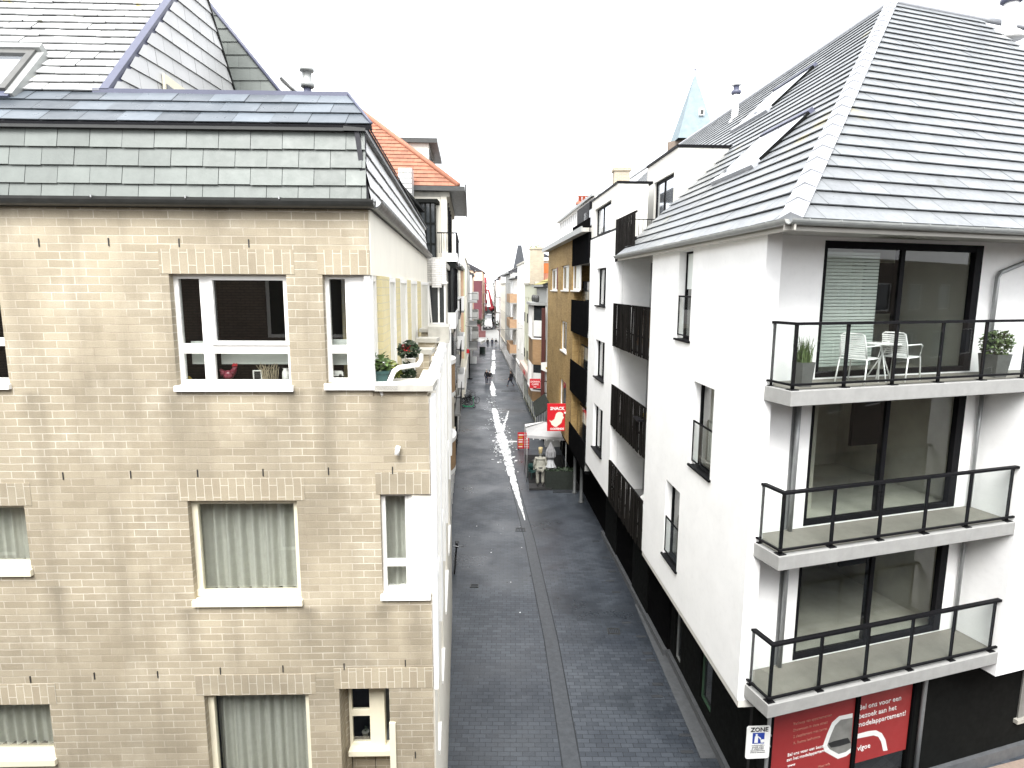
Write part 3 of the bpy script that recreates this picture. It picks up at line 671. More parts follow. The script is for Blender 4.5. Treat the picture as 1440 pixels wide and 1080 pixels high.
# green slate flank behind, with lead coping
hf = Fr((0, gf.w(g4[0]).y+.05, 0), (1,0,0))
hp = [hf.px(*v) for v in ((330,139), (402,139), (297,8))]; ex = lambda a, b, t: (a[0]+(b[0]-a[0])*t, a[1]+(b[1]-a[1])*t)
tp = ex(hp[1], hp[2], 1.5); lo = ex(hp[2], hp[1], 1.5); hpoly = [(hp[0][0]-1.5, lo[1]), lo, tp, (tp[0]-1.5, tp[1])]
roof('slate_flank', hf, hpoly, .21, .36, SLG, B, .016, gap=.003, jit=.002)
MB().tube([hf.w(hpoly[1][0],-.03,hpoly[1][1]), hf.w(tp[0],-.03,tp[1])], .03, 6).build('coping', ZINC, B, O0)
h2 = Fr((0, hf.o.y+1.6, 0), (1,0,0)); hv = [h2.px(*v) for v in ((389,113), (395,110), (428,141), (402,141))]
MB().prism(hv, 'y', 0, .25).build('rear_parapet', WHITE, B, h2, recalc=True)
MB().tube([h2.w(hv[1][0],-.02,hv[1][1]), h2.w(hv[2][0],-.02,hv[2][1])], .03, 6).build('rear_coping', GUT, B, O0)
# roof window at far left
a = [ub.px(*v) for v in ((0,84), (66,84), (20,138), (-60,138))]
rw0, rw1, rz0, rz1 = a[3][0]-.3, (a[1][0]+a[2][0])/2-.05, a[2][1], a[1][1]
f = MB(); bars(f, rw0, rw1, rz0, rz1, -.13, -.02, .085); ow = f.build('roof_window', PGR, B, ub)
MB().box(rw0+.08, rw1-.08, -.085, -.075, rz0+.08, rz1-.08).build('pane', GLS, ow, ub)
MB().box(rw0-.05, rw1+.06, -.16, -.02, rz1-.0, rz1+.1).build('hood', GUTR, ow, ub)
MB().box(rw1+.0, rw1+.09, -.10, -.01, rz0-.06, rz1).build('flashing', GUTR, ow, ub); MB().box(rw0, rw1+.05, -.09, -.005, rz0-.10, rz0).build('apron', ZINC, ow, ub)
# flue pipe
v = gy(433, 140, 12.5); vp = root('flue_pipe', Fr((v.x, 12.5, 0), (1,0,0)), 'slim blue grey flue pipe with double cap on the left flat roof', 'flue pipe')
z0, z1 = v.z-.4, gy(433, 95, 12.5).z
MB().lathe([(.07,z0), (.07,z1-.35)]).build('pipe', ZINC, vp)
MB().lathe([(.11,z1-.36), (.13,z1-.33), (.13,z1-.28), (.09,z1-.26), (.085,z1-.08), (.13,z1-.07), (.135,z1-.02), (.05,z1)]).build('cap', GUTR, vp)
# fixtures and things on the terrace
s, z = LF.px(559, 631); p = root('wall_spotlight', Fr(LF.w(s, 0, z), LF.x), 'small white spotlight fixed to the brick below the terrace', 'spotlight')
MB().lathe([(.03,0),(.03,.012)]).build('plate', PVC, p); MB().tube([(0,-.01,0),(0,-.06,-.01)], .012).build('bracket', PVC, p)
MB().tube([(.02,-.055,.05),(0,-.075,-.06)], [.028,.03], 10).build('head', PVC, p)
def P(px, py, Y): v = gy(px, py, Y); return (v.x, v.y, v.z)
hr = MB(); pts = [P(541,550,7.66), P(548,536,7.72), P(554,522,7.8), P(561,517,7.9), P(575,515,8.2), P(588,513,8.5), P(592,506,8.6), P(592,499,8.65)]
hr.tube(pts, .032, 8); hr.tube([P(541,551,7.66), P(534,554,7.62)], [.035,.05], 8)
tag(hr.build('terrace_handrail', PVC), 'white bent tubular handrail over the terrace corner', 'handrail')
def pot(name, px, py, Y, r, h, mt, label, plant, cat='potted plant'):
    v = gy(px, py, Y); r0 = root(name, Fr(v, (1,0,0)), label, cat); MB().lathe([(r*.78,0), (r,h), (r*1.06,h), (r*1.06,h*.9), (r*.96,h*.9), (r*.9,h*.8)], n=18).build('pot', mt, r0); plant(r0, r, h); return r0
def pl1(o, r, h):
    leaves(MB(), (0,0,h+.10), r*1.1, r, .15, 260, .045, 0).build('foliage', LEAF, o); leaves(MB(), (-.02,-.06,h+.12), r, r*.7, .12, 26, .022, 0).build('blossom', WPAINT, o)
v = gy(534, 541, 7.85); r0 = root('green_planter', Fr(v, (1,0,0)), 'dark teal planter with white flowers beside the corner window', 'planter')
b = MB(); b.prism([(-.105,0), (.105,0), (.13,.17), (-.13,.17)], 'y', -.1, .1); b.box(-.14,.14,-.11,.11,.15,.185); b.build('trough', TEAL, r0); pl1(r0, .13, .17)
pot('terracotta_pot', 552, 547, 8.15, .06, .12, TERR, 'terracotta pot of yellow green leaves behind the white handrail', lambda o, r, h: leaves(MB(), (0,0,h+.12), .12, .1, .14, 220, .04, 0).build('foliage', LEAFY, o))
pot('geranium_pot', 577, 514, 9.2, .085, .12, PVC, 'white pot of red geraniums against the yellow terrace wall', lambda o, r, h: (leaves(MB(), (-.02,0,h+.11), .17, .13, .14, 300, .04, 0).build('foliage', LEAFD, o), leaves(MB(), (-.05,-.06,h+.13), .10, .1, .08, 40, .025, 0).build('blossom', FLOW, o)))
pot('dark_pot', 570, 549, 8.5, .1, .12, PGR, 'grey pot with dark trailing leaves under the geraniums', lambda o, r, h: leaves(MB(), (.02,0,h+.12), .13, .1, .16, 260, .04, 0).build('foliage', LEAFD, o))
# things on the inner sill of the upper window
def onsill(px, py=540, d=.24): s, z = LF.px(px, py, d); return LF.w(s, d, z0s)
z0s = A1[2]+.02
r0 = root('rooster_figurine', Fr(onsill(322), LF.x), 'red rooster figurine on the upper window sill', 'figurine')
MB().ell((0,0,.08), .075, .05, .06).tube([(.05,0,.1),(.08,0,.15),(.085,0,.18)], [.045,.032,.03], 8).tube([(-.05,0,.09),(-.10,0,.15)], [.05,.012], 8).build('body', mat('rooster_glaze', (.20,.03,.05), .3), r0)
MB().prism([(.05,.19),(.12,.19),(.115,.23),(.09,.215),(.075,.23),(.06,.21)], 'y', -.01, .01).build('comb', FLOW, r0)
MB().tube([(.0,-.015,0),(.0,-.015,.03)], .008, 6).tube([(.0,.015,0),(.0,.015,.03)], .008, 6).build('feet', YEL, r0)
r0 = root('dried_twigs', Fr(onsill(380), LF.x), 'bundle of dried twigs standing on the upper window sill', 'dried twigs')
t = MB()
for i in range(34):
    x = random.uniform(-.10,.10); t.tube([(x,random.uniform(-.02,.02),0), (x*1.2+random.uniform(-.02,.02),random.uniform(-.03,.03),.12), (x*1.3+random.uniform(-.05,.05),random.uniform(-.04,.04),random.uniform(.16,.25))], .0035, 4)
t.build('twigs', mat('dry_straw', (.42,.36,.25), .8), r0); MB().box(-.12,.12,-.025,.025,0,.02).build('tray', GUT, r0)
r0 = root('picture_frame', Fr(onsill(363), LF.x), 'small empty white picture frame beside the dried twigs', 'picture frame')
b = MB(); bars(b, -.055, .055, 0, .14, -.01, .01, .012); b.build('frame', PVC, r0); MB().box(-.045,.045,.002,.006,.01,.13).build('picture', DARK, r0)
r0 = root('white_vase', Fr(onsill(403), LF.x), 'white vase at the right end of the upper window sill', 'vase'); MB().lathe([(.035,0),(.05,.04),(.045,.12),(.03,.15),(.038,.165),(.028,.16)]).build('vase', WPAINT, r0)
r0 = root('yellow_cloth', Fr(onsill(262), LF.x), 'crumpled yellow cloth on the left end of the upper sill', 'cloth'); b = MB(); b.ell((0,0,.02), .08, .05, .05, 9, 5); b.build('folds', mat('straw_yellow', (.5,.36,.07), .9, .3, 30), r0)
r0 = root('toy_van', Fr(LF.w(LF.px(474,535,.24)[0], .24, A2[2]+.04), LF.x), 'little white toy bus on the narrow corner window sill', 'toy')
MB().prism([(-.085,.02),(.085,.02),(.085,.06),(.06,.085),(-.06,.085),(-.085,.05)], 'y', -.02, .02).build('shell', WPAINT, r0); b = MB(); [b.tube([(x,-.024,.025),(x,.024,.025)], .02, 8) for x in (-.05,.05)]; b.build('wheels', INK, r0)
# ================================================================== WHITE APARTMENT BUILDING (right)
RF = ang((4.55, 10.05, 0), 17.5)                 # loggia front; s=0 at the slab corner
dS = Vector((-.06, 1, 0)).normalized()
DP = .95                                         # loggia depth
cs_ = RF.w(-.0, DP); RSo = Vector((4.24, 10.66, 0))
RS = Fr((4.24, 10.66, 0), -dS)                   # street facade; s runs towards the viewer, negative going away
def rs(Y): return -(Y-10.66)/dS.y                # s at a distance
W = root('white_apartment_building', RF, 'white rendered corner apartment house with grey tiled hip roof, right foreground', 'building')
ZE = 12.03; ZB = 3.40
sF = RS.px(918,365)[0]
def wrect(l, r, b, t): return (RS.px(*l)[0], RS.px(*r)[0], RS.px(*b)[1], RS.px(*t)[1])
wins = [wrect((953,420),(972,420),(958,477),(960,356)), wrect((973,600),(1002,600),(985,664),(993,543)), wrect((934,740),(954,740),(940,788),(947,684))]
wins[0] = (wins[0][0], wins[0][1], wins[0][2], 11.86)
mb = MB(); mb.wall(sF, 0, ZB, 11.93, wins, .26); mb.build('street_wall', WHITE, W, RS)
MB().box(sF, 0, .02, 1.5, ZB-.14, ZB+.0).build('overhang_soffit', OFFW, W, RS)
for x0, x1, z0, z1 in wins:
    o = window(W, RS, x0, x1, z0, z1, .17, .05, [], [], ALU, GL, None, ROOM, (.06,.05,.045,ALU), rd=1.8)
    MB().box(x0+.01, x1-.01, .20, .21, (z0+z1)/2+.15, z1-.05).build('blind', BLIND, o, RS) if z1 > 11 else curtain(x0, x0+.35, z0, z1, .42, o, RS, CURW)
    MB().box(x0+.005, x1-.005, .03, .04, z0+.12, z0+1.0).build('glass_guard', GLC, o, RS)
    g = MB(); g.box(x0, x0+.025, .02, .05, z0+.08, z0+1.02); g.box(x1-.025, x1, .02, .05, z0+.08, z0+1.02); g.box(x0+.025, x1-.025, .025, .045, z0+.98, z0+1.02); g.box(x0+.025, x1-.025, .025, .045, z0+.08, z0+.11); g.build('guard_rail', ALU, o, RS)
# loggia: back wall, returns, three slabs
SL = 5.62
fl = [(9.10, 9.37), (6.25, 6.52), (3.48, 3.75)]
tops = [11.86, 9.06, 6.21]
dr = (1.345, 5.19)
mb = MB(); mb.wall(.06, 9.0, ZB+.02, 11.93, [(dr[0], dr[1], f[1]+.03, t) for f, t in zip(fl, tops)], .22, DP); mb.build('loggia_wall', WHITE, W, RF)
mb = MB(); mb.box(SL, SL+.26, .02, DP-.002, 3.2, 9.2); mb.build('return_wall', WHITE, W, RF)
mb = MB(); mb.wall(SL+.262, 11, 3.2, 9.2, [], .26); mb.box(SL, SL+.262, 0, .02, 3.2, 9.2); mb.build('front_wall', WHITE, W, RF)
for i, (f, t) in enumerate(zip(fl, tops)):
    x1 = SL-.004 if i else 9.0
    sl = root('balcony', RF, ['topmost glazed balcony carrying white chairs and planters', 'middle empty glazed balcony of the white building', 'lowest empty glazed balcony just above the red shop window'][i], 'balcony', 'glazed corner balconies')
    b = MB(); b.box(0, x1, 0, DP-.003, f[0], f[1]-.012); s_ = b.build('slab', CONC, sl, RF)
    bv = s_.modifiers.new('b', 'BEVEL'); bv.width = .012; bv.segments = 2
    MB().box(.10, x1-.02, .12, DP-.004, f[1]-.012, f[1]).build('floor', FLOOR, sl, RF)
    # railing
    post = [.10+1.06*k for k in range(int((x1-.1)/1.06)+1)]
    if i: post = [.10+(x1-.22)/5*k for k in range(6)]
    zf = f[1]-.01; zr = f[1]+1.10
    for x in post:
        g = MB(); g.box(x-.03, x+.03, .085, .115, zf+.01, zr-.045); g.box(x-.075, x+.075, .03, .17, zf-.001, zf+.012); g.build('post', ALU, sl, RF)
    for y in (.62,): g = MB(); g.box(.085, .115, y-.03, y+.03, zf+.01, zr-.045); g.box(.03, .17, y-.06, y+.06, zf-.001, zf+.012); g.build('post', ALU, sl, RF)
    g = MB(); g.box(.055, x1, .055, .145, zr-.045, zr); g.box(.055, .145, .145, DP-.25, zr-.045, zr-.001); g.build('handrail', ALU, sl, RF)
    g = MB(); g.box(.02, x1, .03, .07, zf+.075, zf+.11); g.box(.02, .06, .07, DP-.25, zf+.075, zf+.109); g.build('lower_rail', ALU, sl, RF)
    xs = post+([x1] if not i else [])
    for a, c in zip(xs[:-1], xs[1:]): MB().box(a+.032 if a > .2 else .03, c-.032, .072, .080, zf+.08, zr-.05).build('glass_panel', GLC, sl, RF)
    MB().box(.062, .070, .09, DP-.26, zf+.08, zr-.05).build('glass_panel', GLC, sl, RF)
    # sliding door
    z0, z1 = f[1]+.03, t
    d = MB(); d.box(dr[0], dr[0]+.06, DP-.01, DP+.1, z0, z1); d.box(dr[1]-.19, dr[1], DP-.012, DP+.1, z0, z1); d.box(dr[0]+.06, dr[1]-.19, DP-.008, DP+.1, z1-.13, z1); d.box(dr[0]+.06, dr[1]-.19, DP-.008, DP+.1, z0, z0+.10)
    d.box(3.12, 3.22, DP-.006, DP+.12, z0+.1, z1-.13); o = d.build('sliding_door', ALU, W, RF)
    MB().box(dr[0]+.05, 3.13, DP+.02, DP+.03, z0+.05, z1-.1).build('pane', GLR, o, RF); MB().box(3.21, dr[1]-.18, DP+.06, DP+.07, z0+.05, z1-.1).build('pane', GLR, o, RF)
    room(dr[0], dr[1], z0+.5, z1+.1, DP+.24, 3.2, o, RF, ROOML if i == 0 else ROOM)
    if i == 0:
        g = MB()
        for k in range(34): zz = z0+.18+k*.062; g.box(dr[0]+.08, 2.75, DP+.12, DP+.128, zz, zz+.05)
        g.build('blind', BLIND, o, RF)
    MB().box(3.6, 4.4, DP+1.2, DP+1.28, z0+1.1, z1-.3).build('wall_cabinet', DGREY, o, RF)
    if i: MB().tube([RF.w(.98, DP-.07, f[1]), RF.w(.98, DP-.07, t+.08)], .045, 8).build('drainpipe', PIPE, W, O0)
    if i: MB().box(.90, 1.04, DP-.012, DP+.0, f[1]+.012, t+.03).build('pipe_chase', PIPE, W, RF)
    xx = SL-.1 if i else 5.55
    if i: MB().tube([RF.w(xx-.0, DP-.08, f[1]), RF.w(xx, DP-.08, t+.04)], .04, 8).build('drainpipe', PIPE, W, O0)
    else: MB().tube([RF.w(xx, DP-.08, f[1]), RF.w(xx, DP-.08, 11.25), RF.w(xx+.06, DP-.09, 11.35), RF.w(6.4, DP-.12, 11.62), RF.w(7, DP-.3, 11.9)], .045, 8).build('drainpipe', PIPE, W, O0)
# ------- hip roof
E0 = gz(1112,308,ZE); E1 = gz(868,360,ZE); E2_ = gz(1440,324,ZE)
d1 = (E1-E0).normalized(); d2 = (E2_-E0).normalized()
n1 = Vector((d1.y, -d1.x, 0)); n2 = Vector((-d2.y, d2.x, 0))     # inward
bis = (d1+d2).normalized(); half = math.sin(math.acos(d1.dot(d2))/2)
best = None
for i in range(400):                        # hip top: where the hip, seen, meets the top of the frame edge
    t = 6+i*.03
    p = E0+bis*t; r = ray(1254, 3); zz = None
    k = p.y/r.y; qx = (EYE+r*k)
    e = abs(qx.x-p.x)
    if best is None or e < best[0]: best = (e, t, qx.z)
t_ = min(max(best[1], 9), 15.5); A = E0+bis*t_; rr = ray(1254, 3); A.z = (EYE+rr*(A.y/rr.y)).z
rise = A.z-ZE; run = t_*half
print('hip', best, A, 'pitch', math.degrees(math.atan2(rise, run)))
rfS = Fr(E0, -d1, n1*run+Vector((0,0,rise)))                # street slope: x towards viewer
Ls_ = math.hypot(run, rise); tb = (A-E0).dot(-d1)
e1 = -(E1-E0).length; kz = Ls_*(15.35-ZE)/rise
CO = Ls_/29.
PT = (e1, 0)
o = roof('street_slope', rfS, [(0,0), (tb*kz/Ls_,kz), (e1,kz), (e1,0)], CO, .62, TILE, W, .039, gap=.003, jit=.004, b0=0)
k2 = math.ceil(kz/CO-1e-6)*CO
roof('street_slope', rfS, [(tb*kz/Ls_,kz), (tb,Ls_), (e1-22,Ls_), (e1-22,kz)], CO, .62, TILE, W, .039, gap=.005, jit=.004, b0=math.floor(kz/CO)*CO)
rfF = Fr(E0, d2, n2*run+Vector((0,0,rise)))
tf = (A-E0).dot(d2)
roof('front_slope', rfF, [(0,0), (14,0), (14,Ls_), (tf,Ls_)], CO, .62, TILE, W, .039, gap=.006, jit=.004)
# hip caps
hv = A-E0; nh = 27
hz = hv.normalized(); hx = Vector((bis.y, -bis.x, 0)); hF = Fr(E0, hx, hz)
m_ = MB()
for i in range(nh):
    a = i/nh*hv.length; b = (i+1)/nh*hv.length+.03
    for sg in (-1, 1):
        m_.add([(0,-.115,a),(sg*.17,-.02,a),(sg*.17,-.0,b),(0,-.085,b)], [(0,1,2,3)]); m_.add([(0,-.115,a),(sg*.17,-.02,a),(sg*.17,.05,a),(0,.05,a)], [(0,1,2,3)])
m_.build('hip_tile', RIDGE, W, hF)
MB().tube([A+Vector((0,0,.03)), A+d1*40+Vector((0,0,.03))], .09, 8).build('ridge', RIDGE, W, O0); MB().tube([A+Vector((0,0,.03)), A+d2*12+Vector((0,0,.03))], .09, 8).build('ridge', RIDGE, W, O0)
# eaves: gutter, fascia, soffit
gS = Fr((E0.x, E0.y, 0), -d1); gF = Fr((E0.x, E0.y, 0), d2)
for fr_, a, b in ((gS, e1, .08), (gF, -.08, 12)):
    gutter(fr_, a, b, -.05, ZE+.0, .085, GUTR, W, 'eaves_gutter'); MB().box(a, b, .02, .05, ZE-.16, ZE-.0).build('fascia', SOFF, W, fr_)
    k = MB(); n = int((b-a)/.6)
    for i in range(n): k.box(a+.3+i*.6, a+.32+i*.6, -.14, .03, ZE-.02, ZE+.008)
    k.build('gutter_bracket', GUTR, W, fr_)
sp = [E0, E0+d2*12, E0+d2*12+n2*2.5, E0+d1*.8+d2*2.6, E1+n1*2.2, E1]
so = MB(); so.poly([(p.x, p.y, ZE-.10) for p in sp]); so.poly([(p.x, p.y, ZE-.055) for p in sp]); so.build('soffit', SOFF, W, O0)
MB().tube([RS.w(sF-.05,-.02,11.95), RS.w(sF-.05,.05,11.86), RS.w(sF-.1,.75,11.72), RS.w(sF-.1,.85,11.5)], .04, 8).build('drainpipe', PIPE, W, O0)
# roof windows on the street slope
for name, c4 in (('low', ((1016,253), (1080,222), (1135,164), (1062,202))), ('high', ((1047,174), (1092,150), (1136,102), (1081,137)))):
    q4 = [rfS.px(*v) for v in c4]; xa = min(v[0] for v in q4); xb = max(v[0] for v in q4)
    x0 = (q4[0][0]+q4[3][0])/2; x1 = (q4[1][0]+q4[2][0])/2; z0 = (q4[0][1]+q4[1][1])/2; z1 = (q4[2][1]+q4[3][1])/2
    f = MB(); bars(f, x0, x1, z0, z1, -.10, -.02, .035, [(x0+x1)/2], vw=.05); ow = f.build('roof_window', DGREY, W, rfS); MB().box(x0, x1, -.13, -.02, z1, z1+.13).build('hood', ZINC, ow, rfS)
    MB().box(x0+.05, (x0+x1)/2-.03, -.097, -.09, z0+.03, z1-.03).build('pane', GLS, ow, rfS); MB().box((x0+x1)/2+.03, x1-.05, -.097, -.09, z0+.03, z1-.03).build('pane', GLS, ow, rfS)
    MB().box(x0-.05, x1+.05, -.12, -.01, z0-.22, z0).build('apron', RIDGE, ow, rfS)
# vents
def vent(px0, py0, px1, py1, Y, r, label, mt, par=None):
    v = gy(px0, py0, Y); z1 = gy(px1, py1, Y).z; o = root('roof_vent', Fr((v.x, Y, v.z-.25), (1,0,0)), label, 'roof vent', 'white vents on the tiled roof'); h = z1-v.z+.25
    MB().lathe([(r*2.2,0), (r*1.6,.22), (r,.3), (r,h*.72)]).build('pipe', mt, o); MB().lathe([(r*1.25,h*.70), (r*1.55,h*.73), (r*1.55,h*.78), (r*.9,h*.8), (r*.9,h*.9)]).build('collar', ZINC, o)
    MB().lathe([(r*1.5,h*.9), (r*1.55,h*.93), (r*.6,h), (.01,h*1.01)]).build('cap', mt, o)
v = rfS.px(1033,166); w_ = rfS.w(v[0], 0, v[1]); vent(1033,168,1035,114, w_.y, .13, 'white roof vent with a mauve collar beside the upper roof window', WPAINT)
v = rfF.px(1418,46); w_ = rfF.w(v[0], 0, v[1]); vent(1418,44,1424,-18, w_.y, .2, 'large white roof vent at the right edge of the frame', WPAINT)
# ------- ground floor: dark recessed base
GD = 1.04
GS = Fr(gz(1010,1060), gz(1010,1060)-gz(905,850))               # base line on the street
def gs(Y): return -(Y-GS.o.y)/abs(GS.x.y)
gN = GS.px(1040,1040)[0]
near = 2.05
mb = MB(); mb.wall(gs(17.6), near, .0, ZB-.12, [(gs(14.9), gs(14.1), .5, 3.0), (gs(17.1), gs(16.5), .25, 2.9)], .2)
mb.build('ground_wall', DGREY, W, GS)
window(W, GS, gs(14.9), gs(14.1), .5, 3.0, .06, .06, [], [], mat('green_shop_frame', (.05,.10,.06), .5), GLD)
window(W, GS, gs(17.1), gs(16.5), .25, 2.9, .08, .05, [], [], GUTR, GLD)
MB().box(gs(17.6), near, -.10, 0, .0, .22).build('plinth', PAVL, W, GS)
mb = MB(); mb.wall(.75, 12, 0, 3.46, [(1.02, 4.85, .35, 3.3)], .2, GD)
mb.build('ground_wall', DGREY, W, RF)
MB().box(.62, SL, .2, GD+.3, 3.40, 3.475).build('ground_soffit', BLK, W, RF)
MB().box(SL, 12, .03, GD+.3, 3.14, 3.195).build('ground_soffit', BLK, W, RF)
MB().box(5.3, 12, GD-.10, GD, 0, .3).build('plinth', PAVL, W, RF)
d = MB(); bars(d, 1.02, 4.85, .35, 3.3, GD-.02, GD+.1, .07); pxm = RF.px(1203,1030,GD)[0]; d.box(pxm-.05, pxm+.05, GD-.016, GD+.1, .42, 3.23); 
sw = d.build('shop_window', BLK, W, RF)
room(1.02, 4.85, .9, 3.1, GD+.1, .5, sw, RF, DARK, 0)
MB().box(1.06, 4.8, GD+.04, GD+.05, .4, 3.25).build('pane', GL, sw, RF)
MB().tube([RF.w(4.98, GD-.09, .0), RF.w(4.98, GD-.09, 3.45)], .05, 8).build('drainpipe', PIPE, W, O0)
sx_ = RF.px(1432,990,GD); MB().box(sx_[0], sx_[0]+1.5, GD-.03, GD+.0, sx_[1]-.35, sx_[1]+1.0).build('side_window', PGREY, W, RF); MB().box(sx_[0]-.1, sx_[0]+1.6, GD-.10, GD, sx_[1]-.45, sx_[1]-.35).build('sill', STONE, W, RF)
# posters behind the glass
p = Fr(RF.w(0, GD+.02, 0), RF.x)
pL = rect(p, [(1105,1015),(1098,1078)], [(1197,1030)], [(1130,1079)], [(1150,1000)]); pz1 = 3.2
ps = root('window_poster', p, 'left red shop window poster with a grey room picture', 'poster', 'red posters in the shop window')
MB().box(1.10, pxm-.06, 0, .006, .45, pz1).build('sheet', POSTER, ps, p)
def pp(px, py): return p.px(px, py)
out = [(1199,1003), (1180,1007), (1170,1016), (1163,1032), (1157,1049), (1160,1057), (1178,1067), (1190,1063), (1196,1058)]
inn = [(1199,1009), (1182,1012), (1174,1020), (1168,1034), (1163,1048), (1166,1053), (1179,1060), (1189,1057), (1196,1052)]
MB().prism([pp(*v) for v in out], 'y', -.004, 0).build('picture_border', SGNW, ps, p, recalc=True); MB().prism([pp(*v) for v in inn], 'y', -.007, -.004).build('picture', PGREY, ps, p, recalc=True)
MB().prism([pp(*v) for v in ((1164,1045),(1172,1042),(1192,1037),(1196,1044),(1180,1049),(1168,1051))], 'y', -.009, -.007).build('picture_detail', INK, ps, p, recalc=True)
def ptext(s, px, py, size, mt=SGNW, par=None, al='LEFT'):
    a = pp(px, py); text(s, size, p, a[0], -.004, a[1], mt, par, align=al)
for s, py in (('Verkoop van appartementen', 1020), ('Showroom in deze straat', 1029), ('2 slaapkamers met terras', 1038), ('A. Ruime leefruimte', 1047)): ptext(s, 1115, py, .085, FADE, ps)
ptext('Bel ons voor een bezoek', 1107, 1064, .10, SGNW, ps); ptext('aan het modelappartement', 1106, 1071, .10, SGNW, ps); ptext('www', 1107, 1079, .09, SGNW, ps); ptext('Meer info', 1150, 1080, .08, FADE, ps)
ps = root('window_poster', p, 'right red shop window poster with large white lettering and a white arch', 'poster', 'red posters in the shop window')
zb_ = pp(1240,1063)[1]
MB().box(pxm+.06, 4.76, .001, .007, zb_, pz1).build('sheet', POSTER, ps, p)
ptext('Bel ons voor een', 1207, 999, .17, SGNW, ps); ptext('bezoek aan het', 1207, 1011, .17, SGNW, ps); ptext('modelappartement!', 1205, 1023, .17, SGNW, ps); ptext('vlgoe', 1205, 1056, .17, SGNW, ps)
arch = [(1203,1033),(1222,1028),(1232,1027),(1240,1031),(1245,1040),(1248,1055),(1242,1056),(1239,1043),(1235,1036),(1228,1034),(1203,1039)]
MB().prism([pp(*v) for v in arch], 'y', -.003, .001).build('arch', SGNW, ps, p, recalc=True)
# zone sign on its post
zf = Fr(RF.w(.10, .72, 0), (1, .06, 0)); za = zf.px(1051,1022); zb = zf.px(1081,1066); zm = ((za[0]+zb[0])/2, (za[1]+zb[1])/2); hw = (zb[0]-za[0])/2; hh = (za[1]-zb[1])/2
zn = root('zone_sign', zf, 'white ZONE sign with a blue pictogram at the building corner', 'sign')
c = .045; pts = []
for sx, sz, a0 in ((1,1,0),(-1,1,90),(-1,-1,180),(1,-1,270)):
    for i in range(5): t = rad(a0+i*22.5); pts.append((zm[0]+sx*(hw-c)+c*math.cos(t), zm[1]+sz*(hh-c)+c*math.sin(t)))
MB().prism(pts, 'y', 0, .02).build('plate', SGNW, zn, zf, recalc=True)
text('ZONE', .125, zf, zm[0]+.01, -.004, zm[1]+hh*.68, INK, zn, bold=.002)
bw = hw*.50; bz = zm[1]+hh*.27
MB().box(zm[0]-bw, zm[0]+bw, -.004, 0, bz-bw*.98, bz+bw*.98).build('pictogram_field', SGNB, zn, zf)
g = MB(); cx = zm[0]-bw*.35
g.prism([(cx+.022*math.cos(i*.785), bz+bw*.62+.022*math.sin(i*.785)) for i in range(8)], 'y', -.008, -.004)
g.prism([(cx-.03,bz+bw*.4),(cx+.03,bz+bw*.4),(cx+.09,bz+bw*.02),(cx+.08,bz-.03),(cx+.03,bz+.03),(cx+.03,bz-bw*.8),(cx-.04,bz-bw*.8)], 'y', -.008, -.004)
g.prism([(cx+.08,bz-bw*.25),(cx+.15,bz-bw*.2),(cx+.17,bz-bw*.45),(cx+.14,bz-bw*.8),(cx+.09,bz-bw*.8)], 'y', -.008, -.004); g.build('pictogram', SGNW, zn, zf, recalc=True)
for i in range(5): text('parkeerschijf uitgezonderd bewoners'[i*5:i*5+15], .042, zf, zm[0], -.004, zm[1]-hh*(.2+.11*i), CANG, zn, name='small_print')
MB().tube([zf.w(zm[0]+hw*1.05,.10,0), zf.w(zm[0]+hw*1.05,.10,3.3)], .035, 8).build('post', PIPE, zn, O0)
MB().box(zm[0]+hw*.6, zm[0]+hw*1.15, .021, .08, zm[1]+.1, zm[1]+.13).build('bracket', PIPE, zn, zf); MB().box(zm[0]+hw*.6, zm[0]+hw*1.15, .021, .08, zm[1]-.13, zm[1]-.1).build('bracket', PIPE, zn, zf)

# ------- furniture on the top balcony
TF = fl[0][1]
def chair_parts(r0):
    b = MB(); b.tube([(-.26,-.24,0),(-.23,-.23,.43),(-.23,.23,.43)], .013, 6); b.build('leg', WPAINT, r0)
    b = MB(); b.tube([(.26,-.24,0),(.23,-.23,.43),(.23,.23,.43)], .013, 6); b.build('leg', WPAINT, r0)
    for sx in (-1, 1): MB().tube([(sx*.25,.30,0),(sx*.23,.22,.43)], .013, 6).build('leg', WPAINT, r0)
    b = MB()
    for i in range(11): y = -.23+i*.046; b.box(-.22, .22, y-.016, y+.016, .425, .443)
    b.build('seat', WPAINT, r0)
    b = MB(); b.tube([(-.22,.22,.44),(-.215,.27,.66),(-.19,.31,.85),(-.15,.318,.875),(.15,.318,.875),(.19,.31,.85),(.215,.27,.66),(.22,.22,.44)], .014, 6)
    for i in range(10): t = i/9; z = .50+t*.33; y = .235+t*.075; b.box(-.205, .205, y-.008, y+.008, z-.012, z+.012)
    b.build('backrest', WPAINT, r0)
    for sx in (-1, 1): MB().tube([(sx*.225,.265,.66),(sx*.27,.1,.665),(sx*.275,-.12,.665),(sx*.27,-.19,.63),(sx*.235,-.2,.44)], .013, 6).build('armrest', WPAINT, r0)
cA = RF.w(1.83, .47, TF); ch = root('garden_chair', Fr(cA, (1,0,0)), 'left white slatted armchair beside the grass planter on the top balcony', 'chair', 'white chairs on the top balcony'); chair_parts(ch)
c2 = copy_tree(ch); c2['label'] = 'right white slatted armchair beyond the small table on the top balcony'
def yaw_to(o, loc, rz): o.matrix_world = Matrix.Translation(loc) @ Matrix.Rotation(rz, 4, 'Z')
yaw_to(ch, cA, rad(128)); yaw_to(c2, RF.w(2.82, .50, TF), rad(124))
tb_ = root('bistro_table', Fr(RF.w(2.42, .52, TF), (1,0,0)), 'small round white bistro table between the two balcony chairs', 'table')
